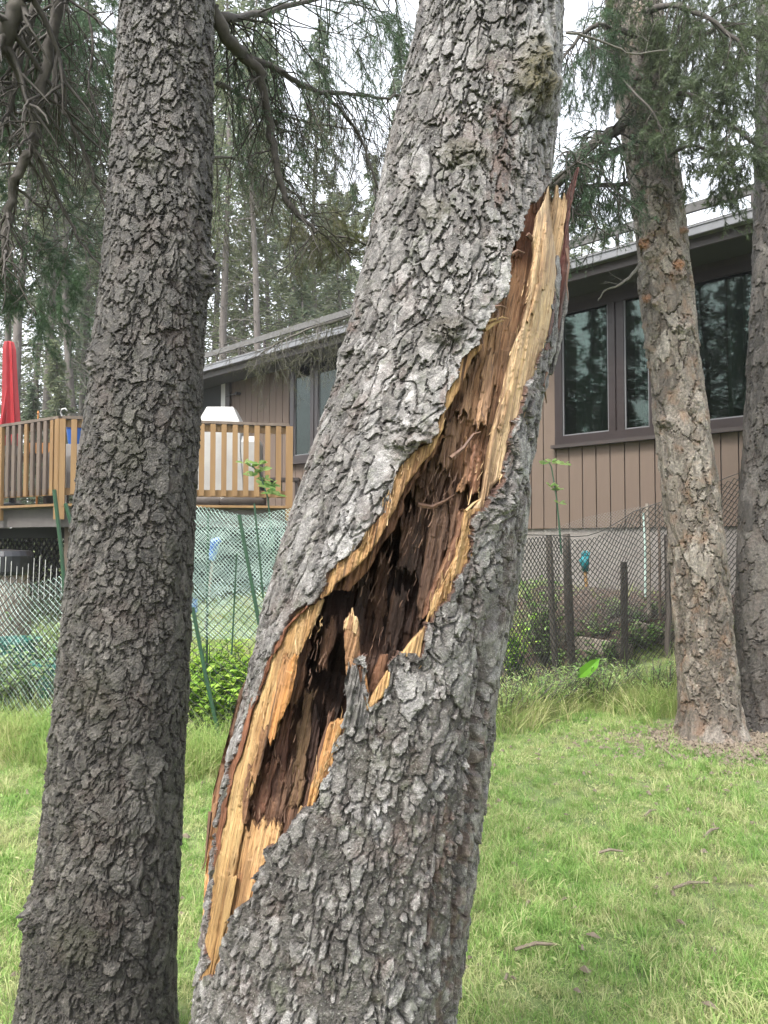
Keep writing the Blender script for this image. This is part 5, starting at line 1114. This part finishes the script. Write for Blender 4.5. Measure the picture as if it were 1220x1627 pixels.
for k, (px, Y) in enumerate([(925, 7.7), (960, 7.75), (1000, 7.75), (1035, 7.7), (950, 8.1), (1015, 8.0), (880, 7.9), (905, 8.2), (978, 8.3), (1050, 8.0), (840, 7.6), (1020, 7.7), (940, 7.55)]):
    plant('seedling', px, Y, 'small leafy seedling growing in the raised bed', 'plant', 110, .3, .28, .02, .06, 'leafd', 350 + k, 'seedlings in the raised bed')
for k, (px, Y, n) in enumerate([(925, 6.9, 600), (985, 7.0, 500), (1035, 6.9, 420), (860, 6.5, 420), (1060, 6.8, 300), (890, 6.75, 500), (830, 6.3, 360), (955, 6.8, 420), (800, 6.1, 300)]):
    plant('low_bush', px, Y, 'feathery low green bush at the foot of the fence', 'bush', n, .42, .34, .008, .05, 'leafd', 370 + k, 'feathery bushes at the fence foot')
# young tree stems with sparse leaves
def sapling(stem, leaves, Y, lab, seed):
    e = tag(empty('sapling', GV(*stem[0], Y)), lab, 'sapling'); mb = MB(); mb.tube([GV(a, b, Y) - e.location for a, b in stem], [.010 * (1 - .6 * k / len(stem)) for k in range(len(stem))], 6); mb.build('stem', M['greenpost'], e)
    r_ = random.Random(seed)
    for (a, b) in leaves:
        for q in range(3):
            V = []; Fc = []; base = GV(a, b, Y + r_.uniform(-.05, .05)) - e.location; an = r_.uniform(-.6, .6) + (0 if q == 0 else (2.6 if q == 1 else 1.2))
            leaf_quad(V, Fc, base, base + Vector((math.cos(an), r_.uniform(-.6, .3), math.sin(an) * .5)) * .085, .03, Vector((0, .3, 1)), .1)
            me = bpy.data.meshes.new('leaf'); me.from_pydata(V, [], Fc); me.materials.append(M['leafd']); link(bpy.data.objects.new('leaf', me), e)
sapling([(436, 905), (432, 850), (425, 790), (412, 750), (392, 735)], [(388, 736), (400, 742), (412, 738), (422, 762), (405, 752), (424, 775), (430, 785), (415, 770), (398, 757), (432, 770), (442, 788), (420, 748)], 6.6, 'thin sapling with pale leaves in front of the deck railing', 5)
sapling([(892, 880), (888, 830), (884, 790), (876, 742), (872, 735)], [(862, 738), (876, 734), (888, 737), (880, 776), (886, 780), (874, 772), (888, 800), (896, 738)], 7.9, 'thin green sapling with few leaves in front of the siding', 6)
bl = tag(empty('broad_leaf', GV(918, 1078, 6.7)), 'single large bright green leaf standing up at the fence foot', 'leaf')
V = []; Fc = []; b0 = GV(916, 1078, 6.7) - bl.location; t0_ = GV(953, 1046, 6.6) - bl.location
leaf_quad(V, Fc, b0, t0_, .055, Vector((0, -1, .1)), .06); me = bpy.data.meshes.new('blade'); me.from_pydata(V, [], Fc); me.materials.append(simple('broad_green', (.12, .3, .02), (.09, .24, .02), 8, .5)); link(bpy.data.objects.new('blade', me), bl)
mb = MB(); g0 = gzf(bl.location.x, bl.location.y); mb.tube([Vector((-.05, .03, g0 - bl.location.z)), b0, (b0 + t0_) / 2], [.006, .005, .002], 5); mb.build('leaf_stalk', M['greenpost'], bl)
# sticks lying on the lawn
for k, (pa, pb, lab) in enumerate([((950, 1356), (990, 1353), 'short pink brown stick lying flat on the lawn'), ((1118, 1330), (1142, 1316), 'pale curved twig lying on the lawn'), ((1024, 1297), (1042, 1287), 'grey broken twig lying on the lawn below the right trunk'),
                                   ((1045, 1184), (1075, 1208), 'bare root showing beside the base of the tan trunk'), ((818, 1511), (885, 1502), 'dry stem lying in the grass near the broken trunk'), ((1070, 1412), (1125, 1404), 'straw coloured stem lying in the lower right grass')]):
    def fl(px, py):
        Ys_ = np.linspace(2, 8, 600); a, b, c = G(px, py, Ys_); g = gz(a, b); q = np.argmax(c < g + .03); return Vector((float(a[q]), float(Ys_[q]), float(g[q]) + .03))
    a, b = fl(*pa), fl(*pb); mb = MB(); m_ = (a + b) / 2 + Vector((0, .01, .008)); e = a.copy(); mb.tube([a - e, m_ - e, b - e], [.006, .007, .004], 6); o = mb.build('stick', M['litter'], None); o.location = e; tag(o, lab, 'stick')
# ------------------------------------------------------------ branches with hanging twigs and needles
class Br:
    def __init__(s): s.w = MB(); s.nv = []; s.n = 0
    def needles(s, a, b, rng, dens, ln, w):
        d = b - a; L = d.length
        if L < 1e-4: return
        k = max(1, int(L * dens)); d = d / L
        t = rng.random(k); ph = rng.uniform(0, 6.28, k); u = np.array(d.cross(Vector((.3, .2, .9))).normalized()); v = np.cross(np.array(d), u)
        base = np.array(a)[None] + t[:, None] * np.array(b - a)[None]
        out = u[None] * np.cos(ph)[:, None] + v[None] * np.sin(ph)[:, None]
        tip = base + (out * .8 + np.array(d)[None] * .75) * ln * rng.uniform(.6, 1.15, k)[:, None]
        side = np.cross(out, np.array(d)[None]) * w
        s.nv.append(np.stack([base - side, base + side, tip], 1).reshape(-1, 3))
    def twig(s, p, d, L, r, rng, lvl, droop, nd, nln, nw, curl=.35):
        n = 4 if lvl > 0 else 3; pts = [p]; dd = d.normalized()
        for k in range(n):
            dd = (dd + Vector(rng.normal(0, curl * .5, 3)) + Vector((0, 0, -droop * .35))).normalized(); pts.append(pts[-1] + dd * L / n)
        s.w.tube(pts, [r * (1 - .75 * k / n) for k in range(n + 1)], 4 if r > .004 else 3, False)
        if nd and lvl <= 1:
            for a, b in zip(pts[:-1], pts[1:]): s.needles(a, b, rng, nd, nln, nw)
        if lvl > 0:
            for k in range(int(3 + 3 * rng.random())):
                t = rng.uniform(.2, 1) * n; i = min(int(t), n - 1); q = pts[i] + (pts[i + 1] - pts[i]) * (t - i)
                dv_ = (pts[i + 1] - pts[i]).normalized(); sd = Vector(rng.normal(0, 1, 3)); sd = (sd - dv_ * sd.dot(dv_)).normalized()
                s.twig(q, dv_ * .8 + sd * .8, L * rng.uniform(.35, .6), r * .55, rng, lvl - 1, droop, nd, nln, nw, curl)
def branch(parent, path, r0, r1, ntw, tl_, lvl, droop, nd=0, nln=.02, nw=.0008, mat='twig', nmat='needle', seed=0, zj=.15, t0=0.0, curl=.35, name='branch', down=0.0):
    rng = np.random.default_rng(seed); B = Br(); P = [GV(a, b, c) for a, b, c in path]; loc = parent.location
    # densify with small wobble
    Q = []
    for i in range(len(P) - 1):
        p0 = P[max(i - 1, 0)]; p1 = P[i]; p2 = P[i + 1]; p3 = P[min(i + 2, len(P) - 1)]
        for k in range(4):
            t = k / 4; Q.append(.5 * ((2 * p1) + (p2 - p0) * t + (2 * p0 - 5 * p1 + 4 * p2 - p3) * t * t + (3 * p1 - p0 - 3 * p2 + p3) * t ** 3) + Vector(rng.normal(0, r0 * .25, 3)))
    Q.append(P[-1]); n = len(Q); rad = [r0 + (r1 - r0) * (k / (n - 1)) for k in range(n)]; rad = [q * rng.uniform(.85, 1.2) for q in rad]
    Q = [q - loc for q in Q]; B.w.tube(Q, rad, 7 if r0 > .01 else 5)
    for k in range(ntw):
        t = rng.uniform(t0, 1) * (n - 1); i = min(int(t), n - 2); q = Q[i] + (Q[i + 1] - Q[i]) * (t - i); dv_ = (Q[i + 1] - Q[i]).normalized()
        sd = Vector(rng.normal(0, 1, 3)) + Vector((0, 0, -down)); sd = (sd - dv_ * sd.dot(dv_)).normalized()
        B.twig(q, dv_ * .5 + sd, tl_ * rng.uniform(.4, 1.15), max(r1 * .6, .0016), rng, lvl, droop, nd, nln, nw, curl)
    o = B.w.build(name, M[mat], parent, smooth=True)
    if B.nv:
        V = np.concatenate(B.nv); T = np.arange(len(V)).reshape(-1, 3); s_ = obj_np('needles', V, T, M[nmat], o, smooth=False); s_['kind'] = 'stuff'
    return o
# big bare limbs leaving the dark trunk to the right
branch(tl, [(335, 5, 2.25), (360, 60, 2.3), (392, 92, 2.4), (415, 130, 2.45), (428, 200, 2.5), (440, 260, 2.5), (455, 315, 2.5), (480, 348, 2.5), (505, 366, 2.5)], .022, .006, 34, .22, 1, .7, mat='twig', seed=1, t0=.2)
branch(tl, [(395, 92, 2.4), (430, 105, 2.5), (470, 130, 2.6), (510, 146, 2.8), (560, 150, 3.0), (610, 156, 3.2), (640, 150, 3.3)], .012, .005, 40, .4, 2, .9, 150, .018, .0007, seed=2, t0=.1, down=1, nmat='needled')
branch(tl, [(515, 148, 2.8), (545, 180, 2.85), (570, 215, 2.9), (585, 250, 2.9), (600, 300, 2.9)], .008, .004, 14, .25, 1, .6, seed=3)
branch(tl, [(345, 30, 2.35), (420, 20, 2.8), (520, -5, 3.2), (640, -20, 3.6)], .014, .006, 60, .5, 2, .8, 340, .022, .0009, seed=4, down=1, nmat='needle')
branch(tl, [(345, 130, 2.4), (400, 160, 2.8), (470, 190, 3.2), (560, 205, 3.6)], .009, .004, 30, .45, 2, .9, 40, .02, .0009, seed=6, down=1.2, nmat='needled', mat='twigpale')
branch(tl, [(338, 250, 2.4), (380, 255, 2.9), (450, 300, 3.4), (520, 330, 3.8)], .006, .003, 22, .4, 2, .9, 40, .02, .0009, seed=7, down=1.2, nmat='needled', mat='twigpale')
branch(tl, [(330, 440, 2.2), (336, 425, 2.2), (342, 400, 2.2)], .01, .005, 3, .04, 0, 0, seed=8)
# mossy green clump and dead spray over the roof corner
bx = tag(empty('hanging_branch', GV(620, 380, 4.4)), 'dead grey drooping spray of twigs in front of the roof, left of the broken trunk', 'branch')
branch(bx, [(600, 470, 4.6), (560, 500, 4.5), (500, 520, 4.4), (450, 540, 4.3), (415, 562, 4.3)], .012, .004, 60, .3, 2, .5, 30, .015, .001, mat='twigpale', nmat='needled', seed=11, down=.4)
branch(bx, [(600, 400, 4.4), (560, 380, 4.3), (520, 376, 4.3), (490, 385, 4.3)], .01, .004, 40, .22, 1, .3, 900, .03, .0012, nmat='needled', seed=12)
# limbs hanging in from the upper left corner
by = tag(empty('hanging_branch', GV(40, -80, 2.3)), 'dark bare spruce limbs hanging in at the upper left corner', 'branch')
for k, (pth, r0, r1, nt_, tl2) in enumerate([
    ([(100, -60, 2.3), (88, 20, 2.3), (80, 80, 2.3), (62, 160, 2.3), (50, 230, 2.3), (25, 290, 2.3), (12, 350, 2.3), (0, 420, 2.3)], .020, .010, 26, .25),
    ([(110, -60, 2.4), (86, 60, 2.4), (88, 110, 2.4), (90, 155, 2.4), (108, 185, 2.4), (130, 230, 2.4), (150, 290, 2.4), (172, 335, 2.4)], .012, .004, 34, .25),
    ([(50, 230, 2.3), (80, 290, 2.35), (104, 340, 2.4), (128, 385, 2.4), (164, 425, 2.4)], .008, .003, 26, .25),
    ([(60, -60, 2.2), (30, 10, 2.2), (8, 50, 2.2), (-10, 90, 2.2)], .028, .02, 16, .3),
    ([(70, -40, 2.5), (40, 60, 2.5), (22, 140, 2.5), (10, 200, 2.5)], .018, .008, 40, .35),
    ([(10, 370, 2.3), (20, 420, 2.3), (40, 470, 2.3), (58, 500, 2.3)], .004, .002, 8, .12),
    ([(120, -50, 2.6), (140, 20, 2.6), (148, 80, 2.6), (140, 130, 2.6), (160, 190, 2.6), (175, 225, 2.6)], .006, .003, 34, .3),
    ([(-60, 100, 2.6), (0, 160, 2.6), (30, 180, 2.6), (60, 175, 2.6)], .008, .003, 24, .25)]):
    branch(by, pth, r0, r1, nt_, tl2, 2 if k in (4, 6) else 1, .6, 0, seed=30 + k)
branch(by, [(-80, -40, 3.0), (0, 20, 3.0), (70, 80, 3.0)], .01, .004, 80, .5, 2, .9, 460, .026, .0012, seed=40)
branch(by, [(-120, 250, 3.2), (-40, 300, 3.2), (20, 370, 3.2), (50, 430, 3.2)], .008, .003, 44, .34, 2, .5, 600, .028, .0012, nmat='needle', seed=41)
branch(by, [(-60, 60, 3.2), (40, 100, 3.2), (130, 60, 3.2), (180, 20, 3.3)], .006, .003, 60, .4, 2, .7, 380, .024, .0011, nmat='needle', seed=42)
# right hand trees: limbs and blue green sprays
branch(tr, [(985, 205, 5.7), (960, 215, 5.4), (930, 240, 5.2), (900, 275, 5.0), (870, 300, 4.9)], .045, .02, 20, .5, 2, .5, 160, .03, .0018, seed=50)
branch(tr, [(990, 235, 5.6), (950, 250, 5.3), (915, 275, 5.2), (880, 300, 5.0)], .03, .015, 24, .5, 2, .5, 260, .03, .0018, seed=51)
branch(tr, [(1000, 292, 5.6), (950, 296, 5.4), (905, 296, 5.3)], .02, .012, 26, .45, 2, .4, 260, .035, .0018, seed=52, down=.6)
branch(tr, [(1018, 420, 5.6), (1000, 440, 5.5), (985, 452, 5.4), (960, 462, 5.4), (950, 478, 5.4)], .012, .004, 5, .12, 1, .1, mat='twigpale', seed=53)
branch(tr, [(1010, 60, 5.6), (960, 40, 5.3), (920, 60, 5.2), (890, 100, 5.1)], .02, .008, 40, .45, 2, .8, 260, .035, .0018, seed=54, down=1)
branch(tr, [(1020, 20, 5.6), (1080, 10, 5.2), (1140, 40, 5.0), (1190, 90, 4.9)], .025, .008, 40, .5, 2, .5, 380, .032, .0022, seed=55, down=1, nmat='needleb')
branch(tr, [(1045, 150, 5.6), (1095, 150, 5.2), (1150, 190, 5.0), (1200, 230, 4.9)], .02, .008, 36, .42, 2, .4, 420, .032, .0022, seed=56, down=.8, nmat='needleb')
branch(tr, [(1060, 250, 5.6), (1100, 230, 5.2), (1140, 250, 5.0), (1170, 270, 4.9)], .014, .006, 20, .34, 2, .3, 420, .032, .0022, seed=57, down=.5, nmat='needleb')
branch(tr, [(985, 120, 5.4), (1010, 150, 5.0), (1045, 190, 4.9), (1060, 260, 4.9)], .01, .005, 8, .3, 2, .4, 300, .032, .002, seed=58, down=.4, nmat='needleb')
branch(tr, [(900, 52, 4.6), (940, 60, 4.6), (985, 78, 4.6), (1005, 86, 4.6), (1060, 80, 4.7)], .009, .004, 12, .3, 1, .3, 0, mat='twigpale', seed=59)
branch(tr2, [(1210, 60, 6.0), (1150, 40, 5.8), (1090, 80, 5.6), (1040, 110, 5.5)], .025, .008, 40, .55, 2, .7, 260, .035, .0018, seed=60, down=1, nmat='needleb')
branch(tr2, [(1210, -20, 6.0), (1130, -40, 5.8), (1040, -30, 5.6), (960, -40, 5.4)], .02, .008, 44, .7, 2, .9, 260, .035, .0018, seed=61, down=1, nmat='needleb')

# ------------------------------------------------------------ forest behind the house
def conifer(seed, h, r, crown0, nb, blen, ntri, dead, wd=.07):
    rng = np.random.default_rng(seed); w = MB(); n = 9
    P = [Vector((.12 * math.sin(seed + k), .12 * math.cos(seed * 2 + k), h * k / n)) for k in range(n + 1)]; P[0] = Vector((0, 0, -.6))
    w.tube(P, [r * (1 - .92 * k / n) for k in range(n + 1)], 9); lim = MB(); T = []
    def at_(z): t = max(0, min(.999, z / h)) * n; i = int(t); return P[i] + (P[i + 1] - P[i]) * (t - i)
    for k in range(nb):
        z = h * (crown0 + (1 - crown0) * (k / nb) ** .9); f = (z / h - crown0) / (1 - crown0); L = blen * (1.05 - f) * rng.uniform(.5, 1.15) + .15
        if f < .12: L *= .75
        a = rng.uniform(0, 6.28); b0 = at_(z); d = Vector((math.cos(a), math.sin(a), 0)); dr = .25 + .35 * (1 - f)
        tip = b0 + d * L + Vector((0, 0, -dr * L)); mid = b0 + d * L * .5 + Vector((0, 0, -.04 * L)); lim.tube([b0, mid, tip], [.022 * (1 - f * .6), .012, .004], 3, False)
        m = int(ntri * (.35 + L / blen * .75)); t = rng.random(m) ** .8; s = 4 * 0 + 1
        base = np.where(t[:, None] < .5, np.array(b0) + (np.array(mid) - np.array(b0)) * 2 * t[:, None], np.array(mid) + (np.array(tip) - np.array(mid)) * (2 * t[:, None] - 1))
        sd = np.cross(np.array(d), [0, 0, 1]); lat = rng.uniform(-1, 1, m)[:, None] * .34 * L * (1 - .6 * t[:, None]); hang = -np.abs(rng.normal(0, .12, m))[:, None] * np.array([0, 0, 1.])
        c = base + lat * sd + hang * (1 + L * .4); dirv = sd * np.sign(lat) * .7 + np.array(d) * .8 + rng.normal(0, .35, (m, 3)) + np.array([0, 0, -.25]); dirv /= np.linalg.norm(dirv, axis=1, keepdims=True)
        ln = rng.uniform(.10, .24, m)[:, None]; ww = np.cross(dirv, rng.normal(0, 1, (m, 3))); ww /= np.linalg.norm(ww, axis=1, keepdims=True) + 1e-6; ww *= rng.uniform(.4, 1, m)[:, None] * wd
        c = c
        T.append(np.stack([c - dirv * ln * .5, c + ww * .5, c + dirv * ln * .6, c - ww * .5], 1).reshape(-1, 3))
    for k in range(dead):
        z = h * rng.uniform(.08, crown0 + .1); a = rng.uniform(0, 6.28); b0 = at_(z); L = rng.uniform(.4, 1.5); d = Vector((math.cos(a), math.sin(a), 0))
        q = b0 + d * L + Vector((0, 0, -.35 * L)); lim.tube([b0, b0 + d * L * .5 + Vector((0, 0, -.05)), q], [.016, .01, .003], 3, False)
        for _ in range(4): p = b0 + (q - b0) * rng.uniform(.3, 1); lim.tube([p, p + Vector(rng.normal(0, .18, 3)) + Vector((0, 0, -.12))], [.006, .002], 3, False)
    V = np.concatenate(T); Q = np.arange(len(V)).reshape(-1, 4)
    mw = bpy.data.meshes.new('trunk'); mw.from_pydata(w.v, [], w.f); mw.materials.append(M['fartrunk']); mw.polygons.foreach_set('use_smooth', [True] * len(mw.polygons))
    ml = bpy.data.meshes.new('limbs'); ml.from_pydata(lim.v, [], lim.f); ml.materials.append(M['twigpale'])
    mc = mesh_np('crown', V, Q, M['farneedle'], smooth=False); return mw, ml, mc
KIND = [conifer(1, 15, .15, .34, 120, 1.6, 80, 40), conifer(2, 18, .14, .45, 100, 1.5, 80, 60), conifer(3, 11, .12, .12, 130, 1.5, 80, 14), conifer(4, 17, .13, .42, 105, 1.5, 76, 60), conifer(5, 8, .10, .05, 120, 1.3, 80, 8), conifer(6, 16, .12, .55, 75, 1.4, 76, 70)]
LAB = {0: 'tall grey trunked spruce in the forest behind the house', 1: 'slender high crowned spruce in the forest behind the house', 2: 'bushy low branched spruce behind the house', 3: 'tall thin spruce with dead lower twigs behind the house', 4: 'small dense young spruce in the forest behind the house', 5: 'bare stemmed spruce with a small crown in the forest'}
def put_tree(k, x, y, s, rz, lab=None, grp=None):
    e = tag(empty('forest_spruce', (x, y, gzf(x, y)), rz), lab or LAB[k], 'tree', grp or ('forest spruces of kind: ' + LAB[k])); e.scale = (s, s, s)
    for nm, me in zip(('trunk', 'limbs', 'crown'), KIND[k]):
        o = link(bpy.data.objects.new(nm, me), e)
        if nm == 'crown': o['kind'] = 'stuff'
rng = np.random.default_rng(9)
spots = [(30, 17, 1, .9), (75, 20, 3, 1), (105, 18.5, 5, 1), (130, 24, 0, 1), (5, 22, 1, 1), (-60, 19, 3, 1), (160, 21, 5, 1), (60, 27, 2, 1.2), (-20, 28, 0, 1), (120, 30, 2, 1.3), (180, 28, 1, 1.1), (145, 36, 0, 1.1),
         (340, 23, 0, 1), (390, 20, 2, .9), (420, 25, 3, 1), (460, 22, 2, 1.0), (500, 27, 1, 1.1), (540, 21, 2, 1.0), (370, 30, 2, 1.2), (590, 26, 0, 1), (440, 33, 0, 1.2), (520, 34, 2, 1.4), (300, 26, 1, 1), (480, 18.5, 4, 1.0), (640, 24, 3, 1),
         (400, 17.5, 5, 1), (355, 19, 3, 1), (560, 30, 2, 1.3), (240, 22, 3, 1), (220, 30, 2, 1.2), (700, 27, 0, 1.1), (760, 32, 1, 1.1), (830, 36, 3, 1), (930, 24, 5, .8), (965, 30, 3, .8), (1010, 35, 1, .9), (1150, 45, 5, 1), (88, 15.5, 4, .62), (50, 14.8, 4, .5)]
for k, (px, Y, kd, s) in enumerate(spots): put_tree(kd, float(G(px, 860, Y)[0]), Y, s * rng.uniform(.92, 1.08), rng.uniform(0, 6.28))
for k in range(30):
    Y = rng.uniform(36, 70); px = rng.choice([rng.uniform(-150, 700), rng.uniform(-150, 950)]); kd = int(rng.integers(0, 6)); put_tree(kd, float(G(px, 860, Y)[0]), Y, rng.uniform(.85, 1.1), rng.uniform(0, 6.28))
# spruces standing left of the lawn, mirrored in the windows
for k, (x_, y_, kd) in enumerate([(-9, 3, 2), (-11, 6.5, 0), (-10, 0, 0), (-13, 1.5, 2), (-14, 5, 2), (-12, -3, 2), (-8.5, -5, 2), (-16, -1, 0), (-17, 8, 0), (-15, -6, 2), (-20, 3, 2), (-20, -4, 0), (-9.5, 9, 2), (-7.5, 1.2, 4), (-8.2, 5.0, 4), (-7.8, -1.5, 4), (-9.0, -3.4, 2), (-12, 3.6, 2), (-14, -1.5, 2), (-13, 7.5, 2), (-17, 3, 2), (-17, -4, 2), (-8, -7, 2), (-24, 0, 0), (-24, 5, 0), (-7.2, 7.6, 4)]):
    put_tree(kd, x_, y_, 1.0, k * 1.3, 'spruce standing left of the lawn, mirrored in the house windows', 'spruces left of the lawn')
# ------------------------------------------------------------ hazy air between the trees
hz = MB(); hz.box((0, 60, 18), (420, 420, 40)); hz = hz.build('haze', M['dark']); hz.data.materials.clear()
hm = bpy.data.materials.new('haze_air'); hm.use_nodes = True; hn = hm.node_tree; hn.nodes.clear(); ho = hn.nodes.new('ShaderNodeOutputMaterial'); hv = hn.nodes.new('ShaderNodeVolumePrincipled')
hv.inputs['Color'].default_value = (.95, .97, 1, 1); hv.inputs['Density'].default_value = .0012; hv.inputs['Anisotropy'].default_value = .2; hn.links.new(hv.outputs[0], ho.inputs['Volume'])
hz.data.materials.append(hm); hz['kind'] = 'stuff'
